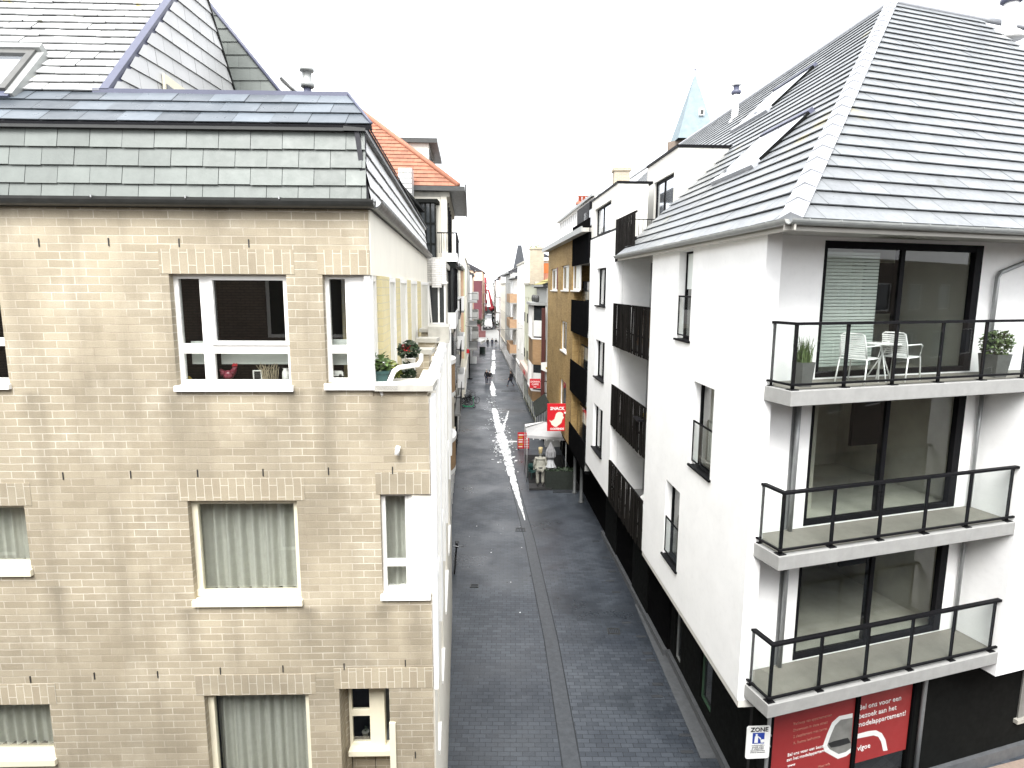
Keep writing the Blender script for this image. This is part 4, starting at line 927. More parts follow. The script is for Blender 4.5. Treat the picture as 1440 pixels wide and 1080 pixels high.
MB().lathe([(.27,.655), (.285,.66), (.285,.675), (.27,.68)], n=24).build('tabletop', WPAINT, tb_)
for i in range(3):
    t = rad(20+120*i); MB().tube([(-.09*math.cos(t),-.09*math.sin(t),.655),(.25*math.cos(t),.25*math.sin(t),0)], .012, 6).build('leg', WPAINT, tb_)
def planter(name, loc, label, w, h, fn):
    r0 = root(name, Fr(loc, RF.x), label, 'planter', 'planters on the top balcony')
    b = MB(); a = w*.78; b.add([(-a,-a,0),(a,-a,0),(a,a,0),(-a,a,0),(-w,-w,h),(w,-w,h),(w,w,h),(-w,w,h)], [(0,3,2,1),(0,1,5,4),(1,2,6,5),(2,3,7,6),(3,0,4,7)]); b.box(-w*.95, w*.95, -w*.95, w*.95, h-.05, h-.03); b.build('pot', PGR, r0); fn(r0, w, h); return r0
def grass(r0, w, h):
    b = MB()
    for _ in range(170):
        x = random.uniform(-w, w)*.7; y = random.uniform(-w, w)*.7; t = random.uniform(0, 6.28); l = random.uniform(.22, .55); lean = random.uniform(.02, .22); dx, dy = math.cos(t), math.sin(t); ww = .006
        p0 = Vector((x, y, h-.04)); p1 = p0+Vector((dx*lean*.35, dy*lean*.35, l*.6)); p2 = p0+Vector((dx*lean, dy*lean, l)); s_ = Vector((-dy, dx, 0))*ww
        b.add([p0-s_, p0+s_, p1+s_*.8, p1-s_*.8, p2], [(0,1,2,3), (3,2,4)])
    b.build('blades', GRASS, r0)
planter('grass_planter', RF.w(.50, .33, TF), 'tapered grey planter of tall grass at the left end of the top balcony', .13, .42, grass)
def bush(r0, w, h): leaves(MB(), (0,0,h+.19), .30, .27, .27, 700, .045, 0).build('foliage', GRASS, r0); b = MB(); [b.tube([(0,0,h-.04),(random.uniform(-.2,.2),random.uniform(-.2,.2),h+.4)], .006, 4) for _ in range(12)]; b.build('stems', WOODB, r0)
pb = gy(1415, 512, 11.55); planter('bush_planter', (RF.w(4.98, .34, TF)), 'grey planter with a bushy green plant near the right end of the top balcony', .19, .44, bush)
# ================================================================== SECOND WHITE BUILDING (slatted balconies)
sN = rs(22.0); sE = rs(26.85)
W2 = root('white_apartment_building', Fr(RS.w(sN), -RS.x), 'white apartment block with black slatted balconies and roof boxes, mid right', 'building')
w2 = [wrect((839,400),(852,400),(845,430),(845,377)), wrect((837,500),(850,500),(843,533),(843,479)), wrect((834,600),(847,600),(840,636),(840,571))]
mb = MB(); mb.wall(sE, sN, 3.4, 13.0, w2, .26, .0); mb.build('street_wall', WHITE, W2, RS)
for x0, x1, z0, z1 in w2:
    o = window(W2, RS, x0, x1, z0, z1, .12, .05, [(x0+x1)/2], [], ALU, GL, None, ROOM, (.05,.07,.05,ALU), rd=1.2)
MB().box(sE, sN, .0, .3, 12.98, 13.06).build('parapet_trim', ALU, W2, RS)
# near flank facing the viewer and the back of the recess
MB().box(sN-.26, sN, .27, 1.35, 3.4, 12.2).build('flank_wall', WHITE, W2, RS)
mb = MB(); fz = [3.75, 6.52, 9.37]; s0 = sN+.001; s1 = sF
mb.wall(s0-.3, s1, 3.3, 12.1, [(s0+.35, s1-.2, f+.02, f+2.4) for f in fz], .25, 1.36); mb.build('recess_wall', DGREY, W2, RS)
for f in fz:
    window(W2, RS, s0+.35, s1-.2, f+.02, f+2.4, 1.42, .07, [s0+1.9, s0+3.3], [], ALU, GLD)
    MB().box(s0, s1-.001, .05, 1.36, f-.27, f).build('balcony_slab', CONC, W2, RS)
    MB().tube([RS.w(s0+.12,1.25,f), RS.w(s0+.12,1.25,f+2.5)], .05, 8).build('drainpipe', PIPE, W2, O0)
    r0 = MB(); n = int((s1-s0)/.062)
    for i in range(n):
        a = s0+.03+i*(s1-s0-.06)/(n-1); j = random.choice((0,0,.02,.035)); lean = random.choice((-.05,-.02,0,.03,.06))
        r0.add([(a-.012,-.03-j,f-.36),(a+.012,-.03-j,f-.36),(a+.012,-.0-j,f-.36),(a-.012,-.0-j,f-.36),(a-.012+lean,-.03-j,f+1.12),(a+.012+lean,-.03-j,f+1.12),(a+.012+lean,-.0-j,f+1.12),(a-.012+lean,-.0-j,f+1.12)], [(0,3,2,1),(4,5,6,7),(0,1,5,4),(1,2,6,5),(2,3,7,6),(3,0,4,7)])
    r0.build('slat_railing', SLAT, W2, RS)
    g = MB(); g.box(s0, s1-.002, .005, .04, f+1.05, f+1.10); g.box(s0, s1-.002, .005, .04, f-.3, f-.25); g.box(s0, s1-.002, .005, .04, f+.2, f+.24); g.build('railing_frame', ALU, W2, RS)
    if f > 9:
        g = MB()
        for i in range(18): a = s1-2.0+i*.11; g.box(a, a+.03, .042, .06, f-.05, f+1.02)
        g.build('wooden_screen', SLATW, W2, RS)
# roof terrace: slatted front, thin-bar side, roof boxes
g = MB()
for i in range(44): a = rs(22.0)+i*(rs(19.4)-rs(22.0))/43; l = random.choice((-.04,0,.04)); g.tube([RS.w(a,-.02,11.9), RS.w(a+l,-.02,13.32)], .017, 4)
g.build('slat_railing', SLAT, W2, O0)
g = MB(); g.box(rs(22), rs(19.4), 0, .04, 13.27, 13.33); g.box(rs(22), rs(19.4), 0, .04, 12.45, 12.56); g.build('railing_frame', ALU, W2, RS)
g = MB()
for i in range(12): X = .1+i*.14; g.tube([RS.w(rs(21.6),X,12.1), RS.w(rs(21.6),X,13.3)], .012, 4)
g.box(0,0,0,0,0,0) if 0 else None
g.tube([RS.w(rs(21.6),.0,13.3), RS.w(rs(21.6),1.7,13.3)], .02, 4); g.build('side_railing', ALU, W2, O0)
MB().box(rs(24.4), rs(19.6), .1, 1.8, 12.0, 12.1).build('terrace_floor', CONC, W2, RS)
# upper box flush with the street
u0, u1 = rs(26.7), rs(22.0)
mb = MB(); mb.wall(u0, u1, 13.06, 14.52, [(u0+.7, u1-1.0, 13.06, 14.12)], .2, .0); mb.box(u1-.2, u1-.001, .2, 1.05, 12.2, 14.52); mb.build('roof_box', OFFW, W2, RS)
MB().box(u0-.02, u1+.02, -.03, 1.2, 14.52, 14.60).build('roof_box_trim', ALU, W2, RS)
window(W2, RS, u0+.7, u1-1.0, 13.07, 14.12, .1, .06, [u0+1.9], [], ALU, GLS)
b0_, b1_ = rs(24.3), rs(20.75); dX = 1.62
zt_ = 15.45
mb = MB(); mb.wall(b0_, b1_, 12.1, zt_, [(b0_+1.0, b1_-.3, 12.15, 14.75)], .2, dX); mb.box(b1_-.2, b1_, dX+.2, dX+4.6, 12.2, zt_); mb.box(b0_, b0_+.2, dX+.2, dX+4, 12.2, zt_); mb.build('dormer', OFFW, W2, RS)
MB().box(b0_-.03, b1_+.03, dX-.04, dX+4.7, zt_, zt_+.09).build('dormer_trim', ALU, W2, RS)
window(W2, RS, b0_+1.0, b1_-.3, 12.15, 14.75, dX+.08, .09, [b0_+2.0], [], ALU, GLS)
MB().box(b1_-.205, b1_-.195, dX+2.2, dX+2.22, 13, zt_).build('joint', INK, W2, RS)
for d in (2.3, 2.85): MB().tube([RS.w(b1_,dX+d,zt_-.2), RS.w(b1_+.12,dX+d,zt_-.12)], .07, 8).build('wall_light', ALU, W2, O0)
MB().box(sE, sF, .9, 3.5, 0, 3.38).build('ground_wall', BLK, W2, RS); MB().box(sE, sF, .02, .9, 3.28, 3.385).build('overhang_soffit', BLK, W2, RS)
MB().box(sE+.5, sE+2.6, .86, .9, .1, 2.8).build('garage_door', DGREY, W2, RS); MB().box(sN+.4, sN+2.4, .86, .9, .1, 2.8).build('garage_door', DGREY, W2, RS)
MB().box(sE, sF, .78, .9, 0, .2).build('plinth', PAVL, W2, RS)
# chair and table on the lowest slatted balcony
pz = fz[0]
def tub_chair(loc, rz, label, group=None, mt=WPAINT, name='tub_chair'):
    r0 = root(name, Fr(loc, (math.cos(rz), math.sin(rz), 0)), label, 'chair', group)
    for x in (-.2, .2):
        for y in (-.2, .2): MB().tube([(x*1.15,y*1.15,0),(x,y,.43)], .016, 6).build('leg', mt, r0)
    MB().box(-.24,.24,-.24,.24,.42,.45).build('seat', mt, r0); b = MB()
    n = 12; vs = []
    for i in range(n+1):
        t = rad(-20+220*i/n); vs += [(.25*math.cos(t), .25*math.sin(t), .45), (.28*math.cos(t), .28*math.sin(t), .66+.2*max(0, math.sin(t)))]
    b.add(vs, [(2*i,2*i+1,2*i+3,2*i+2) for i in range(n)], 0, True); o = b.build('backrest', mt, r0); md = o.modifiers.new('s','SOLIDIFY'); md.thickness = .02
    return r0
v = RS.px(897, 682); tub_chair(RS.w(rs(19.0), .55, pz), rad(-60), 'white tub chair on the lowest slatted balcony')
r0 = root('balcony_table', Fr(RS.w(rs(18.2), .5, pz), (1,0,0)), 'white table beside the tub chair on the lowest slatted balcony', 'table')
MB().box(-.4,.4,-.35,.35,.72,.75).build('tabletop', WPAINT, r0)
for x in (-.35,.35):
    for y in (-.3,.3): MB().box(x-.02,x+.02,y-.02,y+.02,0,.72).build('leg', WPAINT, r0)
r0 = root('wicker_basket', Fr(RS.w(rs(17.9), .3, 6.52+.75), (1,0,0)), 'yellow box lying on a black balcony table, middle slatted balcony', 'box'); MB().prism([(-.25,0),(.25,0),(.28,.12),(-.28,.12)], 'y', -.15, .15).build('box', YEL, r0)
MB().box(-.5,.5,-.3,.3,-.06,-.01).build('shelf', ALU, r0)

# ================================================================== OCHRE BRICK BUILDING with black balconies
yN, yM, yF = 26.95, 31.2, 42.0
Bo = root('brick_building', Fr(RS.w(rs(yN)), -RS.x), 'ochre brick apartment house with solid black balconies and a glazed roof room', 'building')
zE = 13.35
hs = [wrect(l, r, b, t) for l, r, b, t in (((775,395),(784,395),(779,408),(779,378)), ((790,390),(800,390),(795,408),(795,373)), ((804,390),(813,390),(808,408),(808,371)), ((789,470),(797,470),(793,494),(793,452)), ((787,550),(796,550),(791,574),(791,534)))]
a1, a0 = rs(yM), rs(yF)
mb = MB(); mb.wall(a0, a1, 2.9, zE, hs, .3); mb.build('street_wall', BR_OCH, Bo, RS)
for i, (x0, x1, z0, z1) in enumerate(hs):
    xm = x0+(x1-x0)*.5
    window(Bo, RS, x0, x1, z0, z1, .08, .09, [xm] if i < 3 else [], [], PVC, GLD, None, None, (.04,.06,.07,PVC))
    curtain(xm, x1-.1, z0+.1, z1-.1, .10, Bo, RS, CURW) if i < 3 else None
mb = MB(); mb.box(a0, rs(yN), .95, 1.2, 2.9, zE+.0); mb.box(a1-.002, a1+.3, .3, .95, 2.9, zE); mb.build('recess_wall', BR_OCH, Bo, RS)
sp_ = RS.px(784,390); MB().box(sp_[0]-.2, sp_[0]+.2, -.02, -.0, RS.px(784,407)[1], RS.px(784,376)[1]).build('red_panel', mat('oxide_panel', (.15,.04,.03), .6), Bo, RS)
for zc, (pa, pb) in zip((1,2,3,4), (((804,375),(804,322)), ((803,465),(803,421)), ((801,547),(801,503)), ((798,622),(798,588)))):
    z0 = RS.px(*pa)[1]; z1 = RS.px(*pb)[1]; bl = MB(); bl.box(rs(yM+.35), rs(yN), -.05, -.01, z0, z1); bl.box(rs(yM+.35), rs(yM+.31), -.01, .0, z0, z1); bl.build('balcony_front', BLK, Bo, RS)
    MB().box(rs(yM+.3), rs(yN), -.01, .95, z0, z0+.2).build('balcony_slab', CONC, Bo, RS)
    MB().box(rs(yM)+.75, rs(yN)-.02, .32, .36, z0+.201, z0+2.45).build('balcony_door', ALU, Bo, RS)
    for k in range(3): MB().box(rs(yM)+.85+k*1.1, rs(yM)+1.8+k*1.1, .30, .319, z0+.3, z0+2.4).build('pane', GLD, Bo, RS)
# eaves and glazed roof room
MB().box(a0-.35, rs(yN), -.35, 4, zE, zE+.16).build('eaves', SOFF, Bo, RS); MB().box(a0-.38, rs(yN), -.40, -.34, zE-.02, zE+.22).build('gutter', GUTR, Bo, RS)
g0, g1 = rs(41.0), rs(29.0); gm_ = MB(); z0, z1 = zE+.17, zE+1.75
n = 16
for i in range(n+1): a = g0+(g1-g0)*i/n; gm_.box(a-.05, a+.05, .55, .65, z0, z1)
gm_.box(g0-.05, g1, .53, .67, z1-.08, z1); gm_.box(g0-.05, g1, .53, .67, z0, z0+.1); o = gm_.build('roof_room', PVC, Bo, RS)
MB().box(g0, g1, .60, .61, z0+.05, z1-.05).build('pane', GLS, o, RS); MB().box(g0-.2, g1, .4, 3.5, z1, z1+.12).build('roof_room_roof', GUTR, o, RS); MB().box(g0, g1, 2.2, 2.3, z0, z1).build('back_wall', OFFW, o, RS)
MB().box(g1-3.4, g1-.02, .3, .5, zE+.2, zE+1.5).build('roof_screen', ALU, Bo, RS)
pb = RS.px(765, 500); MB().box(a0-.55, a0-.38, -.35, -.1, 3.4, RS.px(765,432)[1]).build('rainpipe', mat('oxide_pipe', (.07,.018,.015), .5), Bo, RS)
MB().box(a0, rs(yN), 1.0, 3.5, 0, 2.9).build('ground_wall', BLK, Bo, RS); MB().box(a0, rs(yN), .0, 1.0, 2.80, 2.898).build('ground_soffit', BLK, Bo, RS)
def chimney(px0, px1, pt, pb, Y, mt, label, pots=0, moss=False):
    l = gy(px0, pt, Y); r_ = gy(px1, pt, Y); zb = gy(px0, pb, Y).z; w = r_.x-l.x; o = root('chimney', Fr((l.x, Y, zb-1.2), (1,-.05,0)), label, 'chimney')
    h = l.z-zb+1.2; b = MB(); b.box(0, w, 0, w*.9, 0, h-.14); b.build('stack', mt, o); MB().box(-.06, w+.06, -.06, w*.96, h-.139, h).build('capping', mt if not pots else REDT, o)
    for i in range(pots): MB().lathe([(.11,0),(.10,.3),(.13,.31),(.13,.36),(.08,.36)], (w*(i+.7)/(pots+.4), w*.4, h), 10).build('chimney_pot', REDT, o)
    if moss: leaves(MB(), (w/2, w*.4, h+.05), w*.6, w*.5, .18, 120, .07, 0).build('moss', LEAFY, o)
    return o
chimney(864, 886, 236, 262, 33, BR_GRY, 'square brick chimney behind the white roof boxes'); chimney(812, 831, 283, 300, 38, BR_GRY, 'low brick chimney with red pots above the glazed roof room', 3)
# ================================================================== ROWS OF HOUSES
PRX = [(20,3.68),(66,.92),(110,-2.0),(140,-3.3),(260,-8.0)]
PLX = [(20,-2.3),(58,-4.85),(129,-8.9),(160,-10.4),(200,-11.2),(260,-11.5)]
def xat(P, Y):
    for (a, b), (c, d) in zip(P[:-1], P[1:]):
        if Y <= c: return b+(d-b)*(Y-a)/(c-a)
    return P[-1][1]
def hframe(side, Y0, Y1, inset=0):
    P = PLX if side < 0 else PRX; sg = side
    a = Vector((xat(P,Y0)+sg*inset, Y0, 0)); b = Vector((xat(P,Y1)+sg*inset, Y1, 0)); L = (b-a).length
    return (Fr(a, b-a) if side < 0 else Fr(b, a-b)), L
def house(name, side, Y0, Y1, ze, wm, label, nw=2, fh=2.9, g=3.4, rt='gable', rh=3., rm=TILE, wsz=(.9,1.5), frm=PVC, inset=0, dep=9, balc=None, shop=BLK, fascia=None, arched=False, pane=GLD, bm=ALU, win=True, z0w=.9):
    fr, L = hframe(side, Y0, Y1, inset); h = root(name, fr, label, 'house' if 'house' in name else 'building')
    holes = []; nf = int((ze-g-.3)/fh+.25)
    if win:
        for f in range(nf):
            for i in range(nw): c = L*(i+.5)/nw; z = g+f*fh+z0w; holes.append((c-wsz[0]/2, c+wsz[0]/2, z, min(z+wsz[1], ze-.25)))
    mb = MB(); mb.wall(0, L, g-.5, ze, holes, .25); mb.box(.0, L, .26, dep, .0, ze-.01); mb.build('wall', wm, h, fr)
    for a, b, c, d in holes: window(h, fr, a, b, c, d, .09, .07, [(a+b)/2] if wsz[0] > .8 else [], [], frm, pane, None, None, (.04,.05,.06,STONE))
    if rt == 'gable':
        pr = [(-.25,ze-.02),(dep/2,ze+rh),(dep+.25,ze-.02),(dep+.25,ze-.2),(-.25,ze-.2)]; r_ = MB(); r_.prism(pr, 'x', 0, L); r_.build('roof', UNDR, h, fr, recalc=True)
        sf = Fr(fr.w(0,-.28,ze), fr.x, fr.z*(rh)+fr.y*(dep/2+.25)); tiles_ = MB(); tiles(tiles_, [(0,0),(L,0),(L,math.hypot(rh,dep/2+.25)),(0,math.hypot(rh,dep/2+.25))], .55, 1.2, .05); tiles_.build('roof_tiles', rm, h, sf)
        MB().box(0, L, -.42, -.27, ze-.12, ze+.02).build('gutter', GUTR, h, fr)
    else:
        MB().box(-.02, L+.02, -.12, dep, ze, ze+.18).build('cornice', STONE if wm is not DGREY else ALU, h, fr)
    s_ = MB(); s_.box(.15, L-.15, .02, .2, .15, g-.75); s_.build('shop_front', shop, h, fr); n = max(2, int(L/1.6))
    for i in range(n): MB().box(.2+i*(L-.4)/n+.06, .2+(i+1)*(L-.4)/n-.06, .0, .019, .45, g-.95).build('shop_pane', GLD, h, fr)
    for i in range(n+1): x = .2+i*(L-.4)/n; MB().box(x-.06, x+.06, -.02, .0, .1, g-.75).build('shop_post', frm, h, fr)
    MB().box(0, L, -.06, .25, g-.74, g-.502).build('fascia', fascia or wm, h, fr); MB().box(0, .15, .0, .25, 0, g-.75).build('pier', wm, h, fr); MB().box(L-.15, L, .0, .25, 0, g-.75).build('pier', wm, h, fr)
    if balc:
        for f in range(balc[0], nf):
            z = g+f*fh+.1; MB().box(balc[1]*L, balc[2]*L, -balc[3], -.001, z-.15, z).build('balcony_slab', CONC, h, fr); r_ = MB()
            if balc[4] is None:
                n = int((balc[2]-balc[1])*L/.14)
                for i in range(n+1): x = balc[1]*L+i*.14; r_.box(x-.008, x+.008, -balc[3], -balc[3]+.016, z, z+.95)
                r_.box(balc[1]*L, balc[2]*L, -balc[3]-.01, -balc[3]+.03, z+.95, z+1.0); r_.box(balc[1]*L, balc[1]*L+.03, -balc[3]+.03, -.002, z+.95, z+1.0)
            else: r_.box(balc[1]*L, balc[2]*L, -balc[3], -balc[3]+.06, z, z+1.); r_.box(balc[1]*L, balc[1]*L+.05, -balc[3]+.06, -.001, z, z+1.); r_.box(balc[2]*L-.05, balc[2]*L, -balc[3]+.06, -.001, z, z+1.)
            r_.build('balcony_rail', balc[4] or bm, h, fr)
    return h, fr, L
# --- right row
h, f4, L4 = house('bay_house', 1, 42.6, 49.5, 11.2, GREYR, 'grey rendered house with a tan brick oriel and mossy orange roof', nw=0, rh=2.2, rm=MOSS, win=False)
# oriel
op = [(L4-4.9,-.001),(L4-4.2,-.85),(L4-.9,-.85),(L4-.3,-.001)]
def zy(y, Y=44): return gy(755, y, Y).z
zs = [zy(v) for v in (562, 546, 511, 474, 429)]
MB().prism(op, 'z', zs[0], zs[1]).build('oriel_brick', BR_BAY, h, f4); MB().prism(op, 'z', zs[2], zs[3]).build('oriel_brick', BR_BAY, h, f4)
for a, b in ((zs[1],zs[2]), (zs[3],zs[4])):
    MB().prism([(x, y*.93) for x, y in op], 'z', a, b).build('oriel_glazing', GLD, h, f4); g = MB()
    for (x0, y0), (x1, y1), n in ((op[0],op[1],2), (op[1],op[2],4), (op[2],op[3],1)):
        for i in range(n+1): x = x0+(x1-x0)*i/n; y = y0+(y1-y0)*i/n; g.box(x-.07, x+.07, y-.05, y+.05, a, b)
    g.build('oriel_mullion', PVC, h, f4); MB().prism([(x, y*1.09) for x, y in op], 'z', a-.1, a).build('oriel_sill', PVC, h, f4)
    c = MB(); c.prism([(x, y*.95) for x, y in op], 'z', a+.1, a+1.2); c.build('net_curtain', CURW, h, f4)
MB().prism([(x+(.2 if i > 1 else -.2), y*1.2) for i, (x, y) in enumerate(op)], 'z', zs[4], zs[4]+.18).build('oriel_roof', GUTR, h, f4)
for x in (L4-4.4, L4-3, L4-1.6): MB().lathe([(.1,0),(.16,.2),(.12,.45),(.05,.5)], (x,-.5,zs[4]+.18), 8).build('urn', GUT, h, f4)
h, f5, L5 = house('tall_window_house', 1, 49.6, 61.5, 11.3, GREENR, 'pale grey green house with tall barred windows and an orange clad dormer', nw=4, fh=3.4, g=4.1, rh=2.6, rm=TILE, wsz=(1.0,2.3), frm=GREENR, rt='flat', z0w=.35, balc=None)
for f in range(2):
    for i in range(4):
        c = L5*(i+.5)/4; z = 4.1+f*3.4+.35; g = MB()
        for k in range(8): g.box(c-.5+k*.14, c-.485+k*.14, -.10, -.085, z, z+.8)
        g.box(c-.55, c+.55, -.11, -.07, z+.8, z+.84); g.build('window_guard', ALU, h, f5)
MB().box(0, L5, -.45, -.03, 4.1-.9, 3.9).build('sign_fascia', mat('pink_sign', (.55,.42,.38), .6), h, f5); text('BLOEMEN', .5, f5, L5/2, -.46, 3.35, REDP, h)
g = MB(); g.box(2.0, 9.5, .5, 4, 11.48, 13.2); g.build('dormer', OFFW, h, f5); MB().box(9.501, 9.53, .5, 4, 11.5, 13.0).build('dormer_cladding', ORPAN, h, f5); MB().box(1.9, 9.7, .4, 4, 13.2, 13.45).build('dormer_roof', PVC, h, f5)
for i in range(4): MB().box(2.5+i*1.7, 3.7+i*1.7, .47, .5, 11.7, 12.9).build('dormer_pane', GLD, h, f5)
rr_ = MB(); fo = Fr(f5.w(9.54,.2,11.4), f5.y*1, f5.z); rr_.prism([(9.53,11.48),(9.53,12.2),(11.8,11.48)], 'y', .3, 3.5); rr_.build('roof_slope', ORTILE, h, f5, recalc=True)
chimney(745, 765, 348, 378, 50, BR_GRY, 'broad pale chimney tower overgrown with moss on top', 0, True)
h, fr, L = house('white_house', 1, 61.6, 71.5, 13.4, WHITE, 'tall plain white house beside the pale green one', nw=2, wsz=(.7,1.3), rt='flat')
h, fr, L = house('white_house', 1, 71.6, 84, 12.2, WHITE, 'white house with brown panelled oriels further down the right side', nw=3, rh=2.5, rm=SLW, balc=(0,.45,.95,.8,mat('brown_panel', (.34,.22,.13), .7)))
h, fr, L = house('grey_house', 1, 84.1, 96, 13.0, GREYR, 'grey rendered house with a pitched roof on the right row', nw=3, rh=2.5, rm=SLW)
h, fr, L = house('pale_house', 1, 96.1, 110, 11.6, CREAM, 'low cream house near the square on the right row', nw=4, rt='flat')
h, fr, L = house('white_house', 1, 110.1, 124, 13.0, WHITE, 'last white house before the square on the right', nw=4, rh=2.5, rm=SLW, balc=(0,.1,.6,.7,None))
h, fr, L = house('white_house', 1, 166, 190, 13.0, WHITE, 'white house beyond the square on the right', nw=5, rh=3, rm=SLW, balc=(0,.5,.9,.8,None))
h, fr, L = house('grey_house', 1, 190.2, 215, 11.5, GREYR, 'grey house beyond the square on the right', nw=5, rt='flat', balc=(0,.5,.9,.8,None))
h, fr, L = house('white_house', 1, 215.2, 255, 12.5, OFFW, 'farthest pale house on the right', nw=6, rh=3, rm=SLW)
fe = Fr((-14, 262, 0), (1,0,0)); h = root('end_house', fe, 'white house closing the far end of the street', 'house'); mb = MB(); mb.wall(0, 16, 0, 11.5, [(2+i*3.4,3.4+i*3.4,4+3*j,5.8+3*j) for i in range(4) for j in range(2)], .3); mb.box(0,16,.31,8,0,11.4); mb.build('wall', WHITE, h, fe); MB().box(-.3,16.3,-.3,8,11.5,12.3).build('parapet', GREYR, h, fe); MB().box(.5,15.5,-.05,0,.2,3.2).build('shop_front', GLD, h, fe)
# --- left row
h, f2, L2 = house('low_house', -1, 20.4, 26.9, 11.7, CREAM, 'pale low house with rounded tan brick balconies beside the corner building', nw=0, win=False, rt='flat', shop=DGREY, g=3.4)
MB().box(-.3, .3, -.05, .25, 11.0, 11.70).build('spandrel', BR_WHT, h, f2)
ft = Fr((gy(599,400,20.2).x, 20.2, 0), (1,0,0)); xw = gy(627,400,20.2).x-ft.o.x
MB().box(-.02, xw, 0, .2, gy(610,396,20.2).z, gy(610,362,20.2).z).build('spandrel', BR_WHT, h, ft); MB().box(-.05, xw+.05, -.05, .2, gy(610,396,20.2).z-.06, gy(610,396,20.2).z).build('sill', PVC, h, ft)
zb_ = gy(610,456,20.2).z; zt3 = gy(610,396,20.2).z-.07
o = window(h, ft, .05, xw-.02, zb_, zt3, .05, .05, [xw*.62], [], PVC, GLD)
MB().tube([ft.w(.17,-.0,zb_), ft.w(.10,-.16,zt3)], .03, 4).build('tilted_sash', PVC, h, O0)
for z in (7.45, 4.75):
    n = 14; R_ = .42; cx = 1.3
    arc = [(cx+1.1*math.cos(math.pi*(1+i/n)), -R_*abs(math.sin(math.pi*i/n))) for i in range(n+1)]
    MB().prism(arc, 'z', z-.16, z).build('balcony_slab', PVC, h, f2); b = MB(); ins = [(cx+(x-cx)*.9, y*.88) for x, y in arc]
    ring = arc+ins[::-1]
    vs = [(x, y, z) for x, y in ring]+[(x, y, z+.98) for x, y in ring]; m2 = len(ring); b.add(vs, [(i, (i+1) % m2, m2+(i+1) % m2, m2+i) for i in range(m2)]+[(i, i+1, m2-2-i, m2-1-i) for i in range(n)]+[(m2+i, m2+i+1, m2+m2-2-i, m2+m2-1-i) for i in range(n)])
    b.build('balcony_parapet', BR_BAY, h, f2, recalc=True); cap = [(cx+(x-cx)*1.05, y*1.07) for x, y in arc]; MB().prism(cap, 'z', z+.98, z+1.12).build('balcony_cap', PVC, h, f2)
    MB().box(.8, 2.4, -.01, .0, z, z+2.1).build('balcony_door', GLD, h, f2)
h, f2, L2 = house('orange_roof_house', -1, 27, 36, 14.75, CREAM, 'cream house with orange tiled roof, dormer and dark glazed bays', nw=0, win=False, rt='flat', shop=DGREY, g=3.4)
MB().box(-.35, L2, -.75, 9, 14.94, 15.12).build('eaves', GUT, h, f2); MB().box(-.38, L2, -.82, -.76, 14.86, 15.2).build('eaves_gutter', GUT, h, f2)
rd_, rl_, ra_ = 4.6, 5.4, 4.4         # rise, run from the street, run from the near end
of = Fr(f2.w(0, -.5, 15.12), f2.x, f2.z*rd_+f2.y*rl_); hh_ = math.hypot(rd_, rl_)
roof('orange_roof', of, [(-.3,0),(L2,0),(L2,hh_),(ra_,hh_)], .27, .3, ORTILE, h, .03)
of2 = Fr(f2.w(-.3, 11, 15.12), -f2.y, f2.z*rd_+f2.x*(ra_+.3)); h3 = math.hypot(rd_, ra_+.3)
roof('orange_roof', of2, [(0,0),(11.5,0),(11.5-rl_,h3),(5.8,h3)], .27, .3, ORTILE, h, .03)
MB().tube([f2.w(-.3,-.5,15.16), f2.w(ra_,rl_-.5,15.16+rd_)], .11, 8).build('hip_tile', ORTILE, h, O0)
g = MB(); g.box(3.0, 7.6, .9, 5, 15.6, 17.5); g.build('dormer', OFFW, h, f2); MB().box(2.8, 7.8, .5, 5, 17.5, 17.7).build('dormer_roof', GUT, h, f2)
for i in range(3): MB().box(3.3+i*1.4, 4.5+i*1.4, .86, .9, 15.9, 17.3).build('dormer_pane', GLD, h, f2)
cb = gy(565,236,26.0); cb2 = gy(579,270,26.0); k = Fr((cb.x, 26.0, 0), (1,0,0)); MB().box(-.15, cb2.x-cb.x, 0, .6, 12.6, cb.z).build('clad_stack', SLW, h, k)
gr = MB(); [gr.box(-.151, cb2.x-cb.x+.001, -.006, .0, cb.z-.2-i*.2, cb.z-.18-i*.2) for i in range(6)]; gr.build('stack_joint', INK, h, k)
# dark glass porch on the near end wall
xb0 = gy(584,300,26.2); xb1 = gy(612,300,26.2); k = Fr((xb0.x, 26.2, 0), (1,0,0)); wb = xb1.x-xb0.x; zp0, zp1 = gy(600,350,26.2).z-.6, gy(600,285,26.2).z
MB().box(0, wb, .05, .75, zp0, zp1).build('glass_porch', GLD, h, k); g = MB()
for i in range(5): g.box(wb*i/4-.03, wb*i/4+.03, .0, .06, zp0, zp1)
for i in range(4): zz = zp0+(zp1-zp0)*i/3; g.box(-.03, wb+.03, .012, .055, zz-.03, zz+.03)
g.box(-.1, wb+.1, -.1, .78, zp1, zp1+.14); g.build('porch_frame', DGREY, h, k)
sl_ = 12.42
MB().box(-.35, 5.0, -.42, .2, sl_-.34, sl_).build('balcony_slab', WHITE, h, f2); MB().box(-.3, 5.0, -.36, -.0, sl_-.62, sl_-.341).build('balcony_base', DGREY, h, f2)
r_ = MB()
for i in range(42): x = -.33+i*.128; r_.box(x-.010, x+.010, -.41, -.39, sl_, sl_+.80)
for i in range(9): y = -.38+i*.10; r_.box(-.345, -.325, y-.010, y+.010, sl_, sl_+.80)
r_.box(-.35, 5.0, -.43, -.37, sl_+.8, sl_+.85); r_.box(-.36, -.31, -.37, .4, sl_+.8, sl_+.85); r_.build('balcony_rail', ALU, h, f2)
MB().box(.9, 5.5, -.02, .0, sl_+.01, 14.6).build('glazing', GLD, h, f2)
